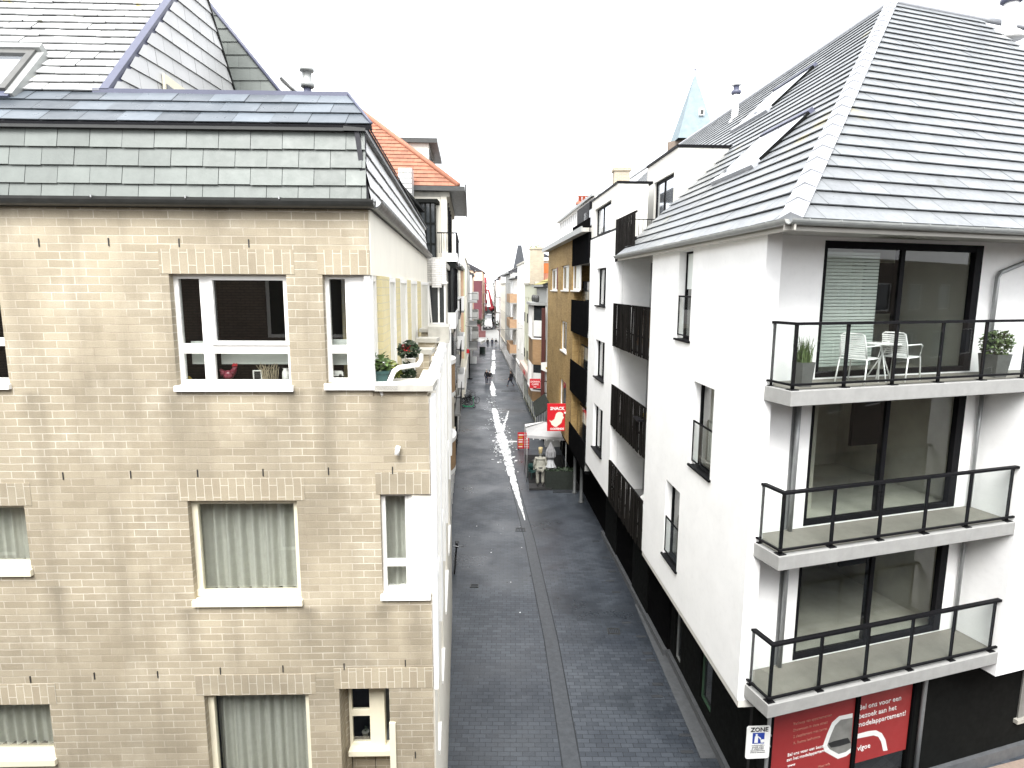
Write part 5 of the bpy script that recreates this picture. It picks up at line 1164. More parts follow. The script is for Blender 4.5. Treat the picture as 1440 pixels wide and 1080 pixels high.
for i in range(4): MB().box(.9+i*1.4, 1.0+i*1.4, -.05, -.02, sl_+.01, 14.6).build('mullion', ALU, h, f2)
MB().box(-.2, 4.6, -.30, -.001, 9.95, sl_-.621).build('bay', GLD, h, f2)
for x, y in ((-.2,-.31), (-.2,-.12), (1.4,-.31), (2.8,-.31), (4.5,-.31)): MB().box(x-.03, x+.05, y-.02, y+.05, 9.95, sl_-.621).build('mullion', ALU, h, f2)
MB().box(-.25, 4.65, -.34, -.002, 9.25, 9.945).build('bay_base', WHITE, h, f2)
MB().box(-.2, 4.6, -.25, -.002, 6.4, 9.0).build('bay', GLD, h, f2)
h, fr, L = house('dark_fronted_house', -1, 36.1, 44, 12.0, DGREY, 'dark clad house with black glazed fronts after the orange roofed house', nw=4, rt='flat', wsz=(1.6,1.7), frm=ALU, balc=(0,.1,.9,.35,None))
h, fr, L = house('white_house', -1, 44.1, 53, 12.6, GREYR, 'grey white house with stone piers beside the parked bicycles', nw=3, rh=2.4, rm=TILE, balc=(0,.3,.8,.5,WHITE))
h, fr, L = house('cream_house', -1, 53.1, 62, 12.8, CREAM, 'cream house with dark guttered roof on the left row', nw=3, rh=2., rm=TILE)
h, fr, L = house('striped_house', -1, 62.1, 76, 13.8, CREAM, 'cream house with a salmon and lime striped flank on the left row', nw=3, rt='flat', inset=-.4)
for a, b, mt in ((.0,.12,LIME), (.12,.8,PEACH), (.8,1.0,LIME)): MB().box(-.02, -.0, -.0+a*.9, b*.9, 4, 13.2).build('flank_panel', mt, h, fr)
h, fr, L = house('balcony_house', -1, 76.1, 92, 13.5, GREYR, 'grey house with stacked dark balconies on the left row', nw=4, rt='flat', wsz=(1.6,1.8), frm=ALU, balc=(0,.05,.8,1.1,None), inset=-.55)
h, fr, L = house('balcony_house', -1, 92.1, 112, 13.0, WHITE, 'white house with pale balconies on the left row near the square', nw=4, rh=2, rm=TILE, balc=(0,.1,.7,1.,GREYR), inset=-.85)
h, fr, L = house('peach_house', -1, 112.1, 127, 14.0, PEACH, 'peach rendered house at the left corner of the square', nw=4, rh=2.5, rm=ORTILE, inset=-1.0)
h, fr, L = house('red_house', -1, 150, 166, 12.6, MAROON, 'maroon fronted house beyond the square on the left', nw=4, rt='flat', inset=-2.6)
h, fr, L = house('orange_house', -1, 166.1, 190, 15.2, PEACH, 'tall orange house behind the maroon front', nw=4, rh=2.5, rm=ORTILE, inset=-2.6, balc=(0,.5,.9,.9,None))
h, fr, L = house('cream_house', -1, 190.2, 225, 13.0, CREAM, 'farthest cream house on the left', nw=5, rh=2.5, rm=ORTILE, inset=-1.5)
# church spires
def spire(px0, px1, pb, pxt, pt, Y, mt, label, n, base, tr=.03):
    l = gy(px0, pb, Y); r_ = gy(px1, pb, Y); t = gy(pxt, pt, Y); c = (l+r_)/2; w = (r_-l).length/2; o = root('church_spire', Fr((c.x, Y, 0), (1,0,0)), label, 'spire')
    w *= 1.0/math.cos(math.pi/n); b = MB(); b.add([(w*math.cos(6.283*(i+.5)/n), w*math.sin(6.283*(i+.5)/n), c.z) for i in range(n)]+[(w*tr*math.cos(6.283*(i+.5)/n), w*tr*math.sin(6.283*(i+.5)/n), t.z) for i in range(n)], [(i,(i+1)%n,n+(i+1)%n,n+i) for i in range(n)]+[list(range(n,2*n))]); b.build('spire', mt, o)
    MB().lathe([(w*.93, 0), (w*.93, c.z+.0)], n=n).build('tower', base, o); return o, w, c.z, t.z
o, w, z0, z1 = spire(947, 999, 200, 988, 106, 95, SPIRE, 'tall pale blue slate church spire rising behind the tiled roof', 4, BR_BRN)
MB().box(-.05,.05,-.05,.05,z1-.1,z1+1.4).build('cross', ZINC, o); MB().box(-.5,.5,-.04,.04,z1+.7,z1+.8).build('cross_arm', ZINC, o)
MB().box(.3, 1.0, -w*.55, -w*.3, z0+3.2, z0+4.1).build('lucarne', PVC, o); MB().box(.42,.88,-w*.56,-w*.54,z0+3.3,z0+3.9).build('louvre', GUT, o)
spire(722, 739, 377, 731, 345, 150, SPIRED, 'distant truncated grey slate spire above the right row', 4, GREYR, .3)
# brown brick house on the viewer's side of the cross street; the left panes mirror it
fb = Fr((52, -.9, 0), (-1,0,0)); h = root('mirrored_building', fb, 'brown brick house opposite, mirrored in the corner building panes', 'building')
hb_ = [(3+i*4.4, 5+i*4.4, 3.9+j*2.9, 5.6+j*2.9) for i in range(15) for j in range(3)]
mb = MB(); mb.wall(0, 70, 0, 12.8, hb_, .25); mb.box(0, 70, .26, 2, 0, 12.7); mb.build('wall', BR_BRN, h, fb)
for a, b, c, d in hb_: window(h, fb, a, b, c, d, .1, .08, [], [], PVC, GLD)
# ================================================================== SNACK BAR TERRACE
def G(px, py, z=0): v = gz(px, py, z); return Vector((v.x, v.y, v.z))
v = gy(770, 568, 33.2); fs = Fr((v.x, 33.2, 0), (1, .06, 0)); a = fs.px(770,568); b = fs.px(797,606)
sg = root('snack_sign', fs, 'tall red projecting sign reading SNACK OOSTENDE with a cream shape', 'sign')
MB().box(a[0], b[0], 0, .14, b[1], a[1]).build('panel', REDP, sg, fs); w = b[0]-a[0]; hh = a[1]-b[1]
text('SNACK', .235, fs, a[0]+w*.5, -.006, a[1]-hh*.22, SGNW, sg, bold=.008, sx=1.0); text('OOSTENDE', .145, fs, a[0]+w*.5, -.006, b[1]+hh*.05, SGNW, sg, bold=.006)
shp = [(.10,.60),(.22,.63),(.36,.56),(.44,.36),(.54,.30),(.70,.30),(.80,.36),(.78,.44),(.84,.50),(.76,.58),(.72,.70),(.48,.84),(.38,.84),(.22,.76),(.18,.68)]
MB().prism([(a[0]+w*x, a[1]-hh*y) for x, y in shp], 'y', -.012, 0).build('emblem', CREAMS, sg, fs, recalc=True)
g = MB(); g.box(b[0]-.06, b[0]+.15, .03, .11, a[1]-.25, a[1]-.15); g.box(b[0]-.06, b[0]+.15, .03, .11, b[1]+.15, b[1]+.25); g.build('bracket', ALU, sg, fs)
# white and grey square canopy over the terrace
c4 = [G(741,612,2.75), G(797,616,2.75), G(792,592,2.95), G(738,597,2.95)]
an = root('terrace_canopy', Fr((c4[0].x, c4[0].y, 0), (1,0,0)), 'low grey and white canvas canopy over the snack terrace', 'canopy')
tp = (c4[0]+c4[1]+c4[2]+c4[3])/4+Vector((0,0,.45)); m1 = (c4[3]*.62+c4[0]*.38); m2 = (c4[2]*.62+c4[1]*.38)
dn = Vector((0,0,-.16))
b_ = MB(); b_.add([c4[0], c4[1], tp, c4[0]+dn, c4[1]+dn, c4[3], c4[2]], [(0,1,2), (3,4,1,0), (0,2,5), (1,6,2)]); b_.build('canvas', CANG if 0 else mat('light_grey_canvas', (.40,.40,.40), .8, .06, 4), an, O0)
b_ = MB(); b_.add([c4[3]+Vector((0,0,.02)), c4[2]+Vector((0,0,.02)), tp+Vector((0,0,.03)), m1+Vector((0,0,.10)), c4[3]+dn, c4[2]+dn], [(0,1,2), (0,2,3), (0,1,5,4)]); b_.build('white_valance', CANV, an, O0)
for p_ in c4: MB().tube([(p_.x*.98+.03, p_.y, 0), (p_.x*.98+.03, p_.y, p_.z)], .03, 6).build('pole', GUTR, an, O0)
lt = MB()
for i in range(7): q_ = c4[0]*(1-i/6)+c4[1]*(i/6); lt.ell((q_.x, q_.y-.02, q_.z-.2), .035, .035, .035, 6, 4)
lt.build('bulb_string', SGNW, an, O0)
# folded parasol
t = gy(774.5, 622, 33.6); pr = root('folded_parasol', Fr((t.x, 33.6, 0), (1,0,0)), 'folded grey parasol with a pale fringe on the snack terrace', 'parasol'); hz_ = t.z
b_ = MB(); n = 20; prof = [(.02,hz_), (.10,hz_-.18), (.24,hz_-.5), (.25,hz_-.8), (.13,hz_-.96)]
vs = [((r*(1+.18*(j % 2))*math.cos(6.283*j/n)), r*(1+.18*(j % 2))*math.sin(6.283*j/n), z) for r, z in prof for j in range(n)]
b_.add(vs, [(i*n+j, i*n+(j+1) % n, (i+1)*n+(j+1) % n, (i+1)*n+j) for i in range(4) for j in range(n)]); b_.build('canvas', CANG, pr)
b_ = MB(); prof = [(.12,hz_-.95), (.25,hz_-1.38)]; vs = [((r*(1+.2*(j % 2))*math.cos(6.283*j/n)), r*(1+.2*(j % 2))*math.sin(6.283*j/n), z) for r, z in prof for j in range(n)]; b_.add(vs, [(j, (j+1) % n, n+(j+1) % n, n+j) for j in range(n)]); b_.build('fringe', mat('pale_fringe', (.42,.43,.44), .9), pr)
MB().tube([(0,0,0),(0,0,hz_-.4)], .03, 8).build('pole', STEEL, pr); MB().box(-.3,.3,-.3,.3,0,.08).build('foot', PAVL, pr)
# menu board
c = G(736, 632); fm = Fr((c.x, c.y, 0), (1,.04,0)); mbd = root('menu_board', fm, 'red menu board crowded with pale lettering beside the canopy', 'menu board'); a = fm.px(728,608); b = fm.px(744,632)
MB().box(a[0], b[0], 0, .05, .06, a[1]).build('panel', REDP, mbd, fm); w = b[0]-a[0]
for i in range(6):
    MB().box(a[0]+w*.08, a[0]+w*(.42+.04*(i % 2)), -.006, 0, .16+i*.165, .24+i*.165).build('menu_picture', [CREAMS, YEL, SGNW][i % 3], mbd, fm)
    text(('FRIETEN', 'BURGER', 'KROKET', 'SNACK', 'SATE', 'CURRYWORST')[i], .085, fm, a[0]+w*.75, -.006, .17+i*.165, SGNW, mbd, bold=.002)
for x in (a[0]+.06, b[0]-.06): MB().box(x-.02, x+.02, -.15, .2, 0, .059).build('foot', ALU, mbd, fm)
sheet('terrace', [(1.0,33.35), (3.95,33.1), (3.3,40.5), (.85,40.5)], .006, mat('terrace_shade', (.018,.018,.018), .7, .3, 3, spec=.2))  # dark sheet on the street: shade under the canopy put into its colour
# terrace screen, planting, furniture
sc = G(770, 690); r0 = root('terrace_screen', Fr((1.86, 33.2, 0), (1,-.02,0)), 'dark low screen with planting round the snack terrace', 'screen')
MB().box(0, 1.55, 0, .06, .02, 1.05).build('panel', DGRN, r0); MB().box(.0, .06, .06, 4.0, .02, 1.0).build('panel', DGRN, r0); b_ = MB()
for i in range(8): leaves(b_, (.15+i*.19, .22, 1.08), .16, .14, .16, 50, .055, 0)
b_.build('planting', LEAFD, r0)
MB().box(.4, 1.5, -.5, -.04, 0, .04).build('mat', CHANL, r0)
for i, (x, y, z) in enumerate(((1.25,35.3,30),(1.3,36.6,200),(2.2,36.4,100),(2.3,35.0,-30))):
    tub_chair(Vector((x,y,0)), rad(z), ('teal tub chair under the near left corner of the canopy','dark tub chair at the far left under the canopy','dark tub chair at the back wall under the canopy','grey tub chair behind the folded parasol')[i], 'chairs on the snack terrace', [TEAL, GUT, CLOTHG, CANG][i], 'terrace_chair')
for x, y, l in ((1.75,36.1,'small dark cafe table under the canopy'), (2.45,34.3,'small cafe table behind the terrace screen')):
    r0 = root('cafe_table', Fr((x,y,0), (1,0,0)), l, 'table', 'tables on the snack terrace'); MB().lathe([(.33,.72),(.35,.73),(.35,.75)], n=18).build('tabletop', PGR, r0); MB().lathe([(.2,0),(.2,.03),(.03,.06),(.03,.72)]).build('pedestal', ALU, r0)
for Y, X, l in ((32.7, 3.42, 'near grey post under the white building overhang'), (31.2, 3.62, 'second grey post under the overhang, nearer the viewer')):
    o = MB(); o.lathe([(.14,0),(.14,.06),(.085,.08),(.085,2.85),(.12,2.87),(.12,2.9)], (X,Y,0)); tag(o.build('column', mat('painted_post', (.10,.105,.105), .55)), l, 'column', 'posts under the overhang')
# small red sign and dark green awning further on
v = gy(745, 533, 42.4); f_ = Fr((v.x, 42.4, 0), (1,.05,0)); a = f_.px(745,533); b = f_.px(760,546); o = root('shop_sign', f_, 'small red projecting sign with three white lines of lettering', 'sign')
MB().box(a[0], b[0], 0, .12, b[1], a[1]).build('panel', REDP, o, f_); mx = (a[0]+b[0])/2; h_ = a[1]-b[1]
for s_, k, z in (('DONNA', .17, .62), ('CAFFE', .17, .34), ('bar', .14, .1)): text(s_, k, f_, mx, -.006, b[1]+h_*z, SGNW, o, bold=.003)
MB().box(b[0]-.02, b[0]+.5, .04, .08, a[1]-.2, a[1]-.14).build('bracket', ALU, o, f_)
ad = [gy(749,566,41.6), gy(766,553,41.8), gy(775,572,40.2), gy(753,586,40.0)]
o = root('shop_awning', Fr((ad[0].x, ad[0].y, 0), (1,0,0)), 'dark green folding awning above the shop past the snack bar', 'awning'); b_ = MB(); ds = Vector((.9,-.0,.15)); b_.add([ad[0],ad[1],ad[2],ad[3]]+[p_-Vector((0,0,.06)) for p_ in ad], [(0,1,2,3),(4,7,6,5),(0,3,7,4),(2,3,7,6),(1,2,6,5),(0,1,5,4)]); b_.build('canvas', DGRN, o, O0)
MB().tube([ad[1], ad[1]+Vector((.9,.2,.0))], .03, 6).build('arm', ALU, o, O0); MB().tube([ad[2], ad[2]+Vector((.8,.4,.3))], .03, 6).build('arm', ALU, o, O0)
v = gy(762, 508, 42.3); f_ = Fr((v.x, 42.3, 0), (1,.3,0)); o = root('banner', f_, 'white pointed banner with a yellow motif on the oriel', 'banner'); pts = [f_.px(*k) for k in ((761,510),(778,508),(778,533),(770,524),(761,520))]; MB().prism(pts, 'y', 0, .03).build('cloth', SGNW, o, f_, recalc=True)
c = f_.px(770,518); MB().prism([(c[0]+.17*math.cos(i*.9)*(1 if i % 2 else .6), c[1]+.1*math.sin(i*.9)) for i in range(7)], 'y', -.008, 0).build('motif', YEL, o, f_, recalc=True)

# ================================================================== PEOPLE AND STATUE
def figure(name, loc, face, label, cat, group=None, fat=1., hgt=1.72, stride=.0, top=CLOTHD, legs=CLOTHB, hair=HAIRD, skinm=SKIN, armf=(.1,-.1), coat=.0, wide=1., hairlong=False, elbows=.0, hat=None, lean=0):
    k = hgt/1.72; fr = Fr(loc, (math.cos(face), math.sin(face), 0)); r0 = root(name, fr, label, cat, group)
    # local: faces -y
    def S(v): return [(a*k, b*k, c*k) for a, b, c in v]
    sf = stride; lf = (.10*wide, -sf*.55, .09); rf_ = (-.10*wide, sf*.55, .09 if sf < .1 else .14)
    kl = (.10*wide, -sf*.42-.03, .48); kr = (-.10*wide, sf*.12-.05, .48)
    V = [(0,0,.93),(0,-.01-lean*.2,1.12),(0,-.0-lean*.6,1.36),(0,-.01-lean,1.48),(0,-.02-lean,1.56),
         (.10*wide,0,.88),kl,lf,(lf[0],lf[1]-.15,.035),(-.10*wide,0,.88),kr,rf_,(rf_[0],rf_[1]-.15,.035 if sf < .1 else .06),
         (.17*wide,-lean*.6,1.40),(.24*wide+elbows,.03-armf[0]*.4,1.13),(.25*wide+elbows*.4,-armf[0]-.04,.90),
         (-.17*wide,-lean*.6,1.40),(-.24*wide-elbows,.03-armf[1]*.4,1.13),(-.25*wide-elbows*.4,-armf[1]-.04,.90)]
    Ed = [(0,1),(1,2),(2,3),(3,4),(0,5),(5,6),(6,7),(7,8),(0,9),(9,10),(10,11),(11,12),(2,13),(13,14),(14,15),(2,16),(16,17),(17,18)]
    Rd = [(.15*wide,.11),(.135*wide,.10),(.16*wide,.105),.055,.05,(.085,.085),.058,.042,.035,(.085,.085),.058,.042,.035,.06,.045,.03,.06,.045,.03]
    Rd = [r if i in (3,4,8,12,15,18) else (tuple(q*.8 for q in r) if isinstance(r, tuple) else r*.8) for i, r in enumerate(Rd)]
    # hands: palm and five separate curled fingers
    for hi, sx in ((15, 1), (18, -1)):
        b0 = V[hi]; pi = len(V); V.append((b0[0]+.005*sx, b0[1]-.01, b0[2]-.07)); Ed.append((hi, pi)); Rd.append((.035,.016))
        for j, (dy, ln) in enumerate(((-.030,.065),(-.010,.075),(.010,.070),(.028,.055))):
            i1 = len(V); V += [(b0[0], b0[1]-.01+dy, b0[2]-.10), (b0[0]-.012*sx, b0[1]-.015+dy, b0[2]-.10-ln*.55), (b0[0]-.026*sx, b0[1]-.015+dy, b0[2]-.10-ln)]; Ed += [(pi,i1),(i1,i1+1),(i1+1,i1+2)]; Rd += [.009,.008,.007]
        i1 = len(V); V += [(b0[0]-.012*sx, b0[1]-.045, b0[2]-.05), (b0[0]-.02*sx, b0[1]-.06, b0[2]-.09)]; Ed += [(hi,i1),(i1,i1+1)]; Rd += [.011,.009]
    b = skin('body', S(V), Ed, [tuple(q*k for q in r) if isinstance(r, tuple) else r*k for r in Rd], skinm, r0, fr)
    # head, part of the body mesh: skull, jaw, nose, ears
    hd = MB(); hz = 1.62; ly = -.03-lean; hd.ell((0,ly,hz+.02), .075, .092, .105, 12, 9).ell((0,ly-.035,hz-.055), .052, .05, .055, 10, 6).ell((0,ly-.098,hz-.005), .013, .02, .024, 6, 4)
    for sx in (-1,1): hd.ell((sx*.077,ly+.01,hz), .012,.02,.03,6,4).ell((sx*.03,ly-.082,hz+.02),.014,.012,.010,6,4)
    hd.v = S(hd.v); ho = hd.build('head', skinm, None, fr); ho.data.transform(pm(b).inverted())
    bm = bmesh.new(); bm.from_mesh(b.data); bm.from_mesh(ho.data); bm.to_mesh(b.data); bm.free(); bpy.data.objects.remove(ho)
    hr = MB(); hr.ell((0,ly+.018,hz+.045), .084,.095,.095,12,7)
    if hairlong: hr.ell((0,ly+.06,hz-.05), .075,.05,.13,10,6)
    hr.v = S(hr.v); 
    if hat is None: hr.build('hair', hair, r0)
    def cloth(nm, vs, es, rs_, mt, sub=1): skin(nm, S(vs), es, [tuple(q*k for q in r) if isinstance(r, tuple) else r*k for r in rs_], mt, r0, fr, sub)
    cloth('trousers', [V[0],V[5],V[6],(lf[0],lf[1]+.0,.10),V[9],V[10],(rf_[0],rf_[1],rf_[2]+.02)], [(0,1),(1,2),(2,3),(0,4),(4,5),(5,6)], [(.158*wide,.118*fat),.10*fat,.072*fat,.062*fat,.10*fat,.072*fat,.062*fat], legs)
    cv = [V[1],V[2],(0,-.01-lean*.9,1.45),V[0],(0,.01,.90-coat),V[13],V[14],(V[15][0],V[15][1],V[15][2]+.03),V[16],V[17],(V[18][0],V[18][1],V[18][2]+.03)]
    cloth('jacket', cv, [(0,1),(1,2),(0,3),(3,4),(1,5),(5,6),(6,7),(1,8),(8,9),(9,10)], [(.155*wide*fat,.125*fat),(.175*wide*fat,.125*fat),.07*fat,(.17*wide,.135*fat),(.185*wide,.15*fat),.078*fat,.06*fat,.046*fat,.078*fat,.06*fat,.046*fat], top)
    for sx, f_ in ((1,lf),(-1,rf_)):
        sh = MB(); sh.ell((f_[0], f_[1]-.07, f_[2]-.045), .048,.135,.045,10,6); sh.v = S(sh.v); sh.build('shoe', INK, r0)
    if hat:
        ht = MB(); ht.lathe([(.088,hz+.03),(.09,hz+.12),(.11,hz+.26),(.10,hz+.33),(.04,hz+.35)], (0,ly,0), 14); ht.v = S(ht.v); ht.build('hat', hat, r0)
    return r0
def person(px, py, face, label, group=None, **k): p_ = G(px, py); return figure('person', (p_.x, p_.y, 0), rad(face), label, 'person', group, **k)
person(684.3, 541, 170, 'person with pale hair and dark coat walking on the left of a pair', stride=.25, hair=HAIRL, coat=.12, hgt=1.74)
person(689, 541.5, 180, 'person in dark jacket and blue trousers walking on the right of a pair', stride=.3, hair=HAIRD, legs=CLOTHG, hgt=1.68)
person(718.5, 543.5, 240, 'person in a long black coat striding alone across the street', stride=.62, coat=.34, hgt=1.78, hairlong=True)
person(685.8, 489, 180, 'person in dark clothes, leftmost of three walking away', 'walkers further along the street', stride=.3, coat=.2)
person(692.2, 488.5, 185, 'person in blue and black, middle of three walking away', 'walkers further along the street', stride=.3, top=CLOTHB)
person(697.5, 488.5, 180, 'person with pale trousers, rightmost of three walking away', 'walkers further along the street', stride=.2, legs=mat('pale_trousers', (.5,.5,.5), .9), hgt=1.65)
person(707, 487, 20, 'person in black beside the tree tubs on the right', 'walkers further along the street', stride=.1, coat=.2)
person(712.3, 501, 190, 'person in black standing near the pink poster stand', 'walkers further along the street', stride=.4, coat=.1)
person(698.6, 462.5, 180, 'distant person walking beyond the square beside the dark van', 'walkers further along the street', stride=.3)
person(692.6, 461, 180, 'distant person at the corner of the dark van', 'walkers further along the street', stride=.2)
sp_ = G(759.5, 686); st = figure('cook_statue', (sp_.x, sp_.y, .12), rad(180), 'white life-size cook statue with tall hat seen from behind, by the terrace', 'statue', hgt=1.93, top=STATW, legs=STATW, skinm=STATW, hat=HATB, wide=1.3, fat=1.32, elbows=-.03, armf=(.02,.02), coat=.12)
MB().box(-.62,.62,-.45,.45,-.12,0).build('base', INK, st); b_ = MB(); b_.lathe([(.225,1.00),(.235,1.01),(.235,1.05),(.225,1.06)], (0,0,0), 16); b_.v = [(x*1.12, y*.95, z*1.05) for x, y, z in b_.v]; b_.build('belt', INK, st)
# ================================================================== STREET OBJECTS
def bicycle(loc, rz, label, group=None, lean=.08, col=ALU):
    fr = Fr(loc, (math.cos(rz), math.sin(rz), 0)); r0 = root('bicycle', fr, label, 'bicycle', group)
    for x in (-.52, .52):
        w_ = MB(); w_.torus((x,0,.34), .325, .026, 24, 6); o = w_.build('wheel', RUB, r0); s_ = MB(); s_.torus((x,0,.34), .305, .008, 24, 5)
        for i in range(9): t_ = 6.283*i/9; s_.tube([(x,0,.34),(x+.3*math.cos(t_),0,.34+.3*math.sin(t_))], .0022, 4)
        s_.tube([(x,-.04,.34),(x,.04,.34)], .02, 6); s_.build('rim', STEEL, o)
    f_ = MB()
    for a_, b_ in (((-.52,0,.34),(-.05,0,.30)),((-.05,0,.30),(-.2,0,.78)),((-.2,0,.78),(-.52,0,.34)),((-.05,0,.30),(.36,0,.72)),((-.18,0,.72),(.35,0,.82)),((.34,0,.9),(.38,0,.68)),((.38,0,.68),(.52,0,.34)),((-.2,0,.78),(-.22,0,.92)),((.34,0,.9),(.31,0,1.02))): f_.tube([a_, b_], .017, 6)
    f_.build('frame', col, r0); h_ = MB(); h_.tube([(.2,-.28,1.0),(.33,-.2,1.05),(.31,0,1.02),(.33,.2,1.05),(.2,.28,1.0)], .013, 6); h_.build('handlebar', STEEL, r0)
    s_ = MB(); s_.prism([(-.36,-.08),(-.36,.08),(-.2,.05),(-.08,.015),(-.08,-.015),(-.2,-.05)], 'z', .92, .97); s_.build('saddle', INK, r0)
    m_ = MB(); m_.box(-.78,-.3,-.06,.06,.70,.72); m_.build('carrier', ALU, r0); p_ = MB(); p_.torus((-.05,.03,.30), .09, .01, 12, 4); p_.tube([(-.05,.05,.3),(-.02,.08,.14)], .01, 4); p_.build('crank', STEEL, r0)
    r0.matrix_world = r0.matrix_world @ Matrix.Rotation(lean, 4, 'X'); return r0
# the street bike at left leans on the corner building; more stand in a cluster further along
bk = G(638.5, 806)
bicycle((bk.x-.02, bk.y+.5, 0), rad(-86), 'lone dark bicycle against the left facade in the foreground street', None, -.1)
for i, (px, py, r_, l) in enumerate(((651,573,15,'leftmost dark bicycle of the parked cluster, nearest the wall'),(654.5,569,70,'dark bicycle second from the left in the parked cluster'),(657.5,571,25,'middle dark bicycle of the parked cluster behind the green scooter'),(660,566,80,'dark bicycle second from the right in the parked cluster'),(663,569,30,'rightmost dark bicycle of the parked cluster, nearest the street middle'))):
    p_ = G(px, py); bicycle((p_.x, p_.y+.3, 0), rad(r_), l, 'bicycles parked in a cluster', .06)
p_ = G(659, 573.5); sc = root('scooter', Fr((p_.x, p_.y, 0), (1,.05,0)), 'bright green kick scooter parked before the cluster of bicycles', 'scooter')
for x in (-.5,.5): w_ = MB(); w_.torus((x,0,.13), .11, .035, 16, 6); w_.build('wheel', RUB, sc)
MB().box(-.42,.38,-.09,.09,.11,.17).tube([(.38,0,.15),(.5,0,.3)], .05, 6).build('deck', GREENP, sc); MB().tube([(-.36,0,.16),(-.5,0,.26),(-.56,0,.2)], [.05,.05,.03], 6).build('fender', GREENP, sc); MB().tube([(.5,0,.2),(.40,0,1.12)], .025, 8).build('stem', GREENP, sc); MB().tube([(.40,-.25,1.14),(.40,.25,1.14)], .018, 6).build('handlebar', INK, sc)
# things standing along the shops
def aboard(px, py, w, h, mt, label, name='pavement_sign', rz=0, inner=None):
    p_ = G(px, py); r0 = root(name, Fr((p_.x, p_.y, 0), (math.cos(rad(rz)), math.sin(rad(rz)), 0)), label, 'sign')
    for sg_ in (-1, 1):
        b_ = MB(); b_.add([(-w/2,sg_*.28,0),(w/2,sg_*.28,0),(w/2,sg_*.05,h),(-w/2,sg_*.05,h),(-w/2,sg_*.25,0),(w/2,sg_*.25,0),(w/2,sg_*.02,h),(-w/2,sg_*.02,h)], [(0,1,2,3),(4,7,6,5),(0,3,7,4),(1,5,6,2),(2,6,7,3),(0,4,5,1)]); b_.build('board', mt, r0, recalc=True)
    if inner: b_ = MB(); b_.add([(-w*.4,-.262,.1),(w*.4,-.262,.1),(w*.4,-.085,h*.93),(-w*.4,-.085,h*.93)], [(0,1,2,3)]); b_.build('face', inner, r0)
    return r0
aboard(678.5, 498, 1.0, 1.25, PGR, 'dark grey green pavement board in the left half of the street', inner=mat('chalkboard', (.03,.05,.045), .7))
aboard(664, 511, 1.3, 1.0, SGNW, 'wide white board lying towards the left shops')
r0 = aboard(652, 536, .7, .9, SGNW, 'white pavement board with a black numeral 4 on the left', inner=None)
text('4', .6, Fr(PM[r0.name].translation, (1,0,0)), 0, -.30, .2, INK, r0, bold=.02)
aboard(725.5, 508, 1.0, 1.9, SGNW, 'tall white poster stand with a red figure on the right', inner=mat('pink_poster', (.50,.09,.13), .6, .6, 3))
aboard(724, 497, 1.2, 2.0, REDP, 'tall dark red poster stand behind the white one on the right', inner=FADE)
aboard(715.5, 489, 1.1, .8, INK, 'low black pavement board near the right shops')
def post_sign(px, py, h, label, plate=None):
    p_ = G(px, py); r0 = root('post_stand', Fr((p_.x, p_.y, 0), (1,0,0)), label, 'post'); MB().lathe([(.36,0),(.36,.06),(.05,.09),(.035,h)], n=14).build('post', ALU, r0)
    if plate: MB().box(-plate, .2, -.03, .03, h-.5, h-.05).build('plate', REDP, r0); MB().box(-plate*.85, -plate*.1, -.034, -.03, h-.38, h-.16).build('plate_mark', SGNW, r0)
    return r0
post_sign(660.5, 533, 2.0, 'slim black post on a round foot before the left shops')
post_sign(653, 540, .3, 'low dark sign foot beside the white board on the left')
p_ = gy(658, 494, 70); r0 = root('shop_sign', Fr((p_.x, 70, p_.z), (1,0,0)), 'red and white blade sign over the left shops', 'sign'); MB().box(-1.0,.15,0,.12,-.22,.22).build('panel', REDP, r0); MB().box(-.85,-.2,-.01,0,-.12,.12).build('panel_mark', SGNW, r0); MB().box(-1.3,-1.0,.04,.08,-.05,.05).build('bracket', ALU, r0)
p_ = gy(718, 452, 125); r0 = root('shop_sign', Fr((p_.x, 125, p_.z), (1,0,0)), 'purple blade sign far down the right row', 'sign'); MB().box(-.6,.6,0,.2,-1.6,1.6).build('panel', MAUVE, r0); MB().box(.6,1.3,.05,.1,1.0,1.1).build('bracket', ALU, r0)
def tree(px, py, h, cr, label, tub=None):
    p_ = G(px, py); r0 = root('tub_tree', Fr((p_.x, p_.y, 0), (1,0,0)), label, 'tree', 'small trees in tubs'); 
    if tub: MB().box(-1.1,1.1,-.8,.8,0,1.3).build('tub', tub, r0); MB().box(-1.15,1.15,-.85,.85,1.3,1.4).build('tub_rim', tub, r0)
    t_ = MB(); t_.tube([(0,0,.2),(.05,0,h*.5),(0,.05,h-cr*.6)], [.14,.10,.05], 7)
    for i in range(7): a_ = i*.9; t_.tube([(.03,0,h-cr*1.1),(cr*.6*math.cos(a_), cr*.6*math.sin(a_), h-cr*.3+.2*math.sin(i*3))], [.05,.02], 5)
    t_.build('trunk', WOODB, r0); b_ = MB()
    for i in range(11): leaves(b_, (random.uniform(-.8,.8)*cr, random.uniform(-.6,.6)*cr, h-cr*.5+random.uniform(-.45,.5)*cr), cr*.45, cr*.42, cr*.33, 60, .17, 0)
    b_.build('crown', LEAFD, r0)
tree(676, 474, 4.0, 1.6, 'small dark tree in a red brown tub left of the square', mat('red_brown_tub', (.13,.05,.05), .7)); tree(708.5, 485, 4.6, 1.5, 'taller dark potted tree right of the street'); tree(718, 483, 4.4, 1.0, 'slim potted tree against the right shops')
p_ = G(715, 483); r0 = root('market_rack', Fr((p_.x, p_.y, 0), (1,0,0)), 'pale rack of shelves between the tub trees on the right', 'rack')
for z in (.3,.9,1.5,2.1,2.7): MB().box(-.85,.85,-.3,.3,z,z+.32).build('shelf', CREAMS, r0)
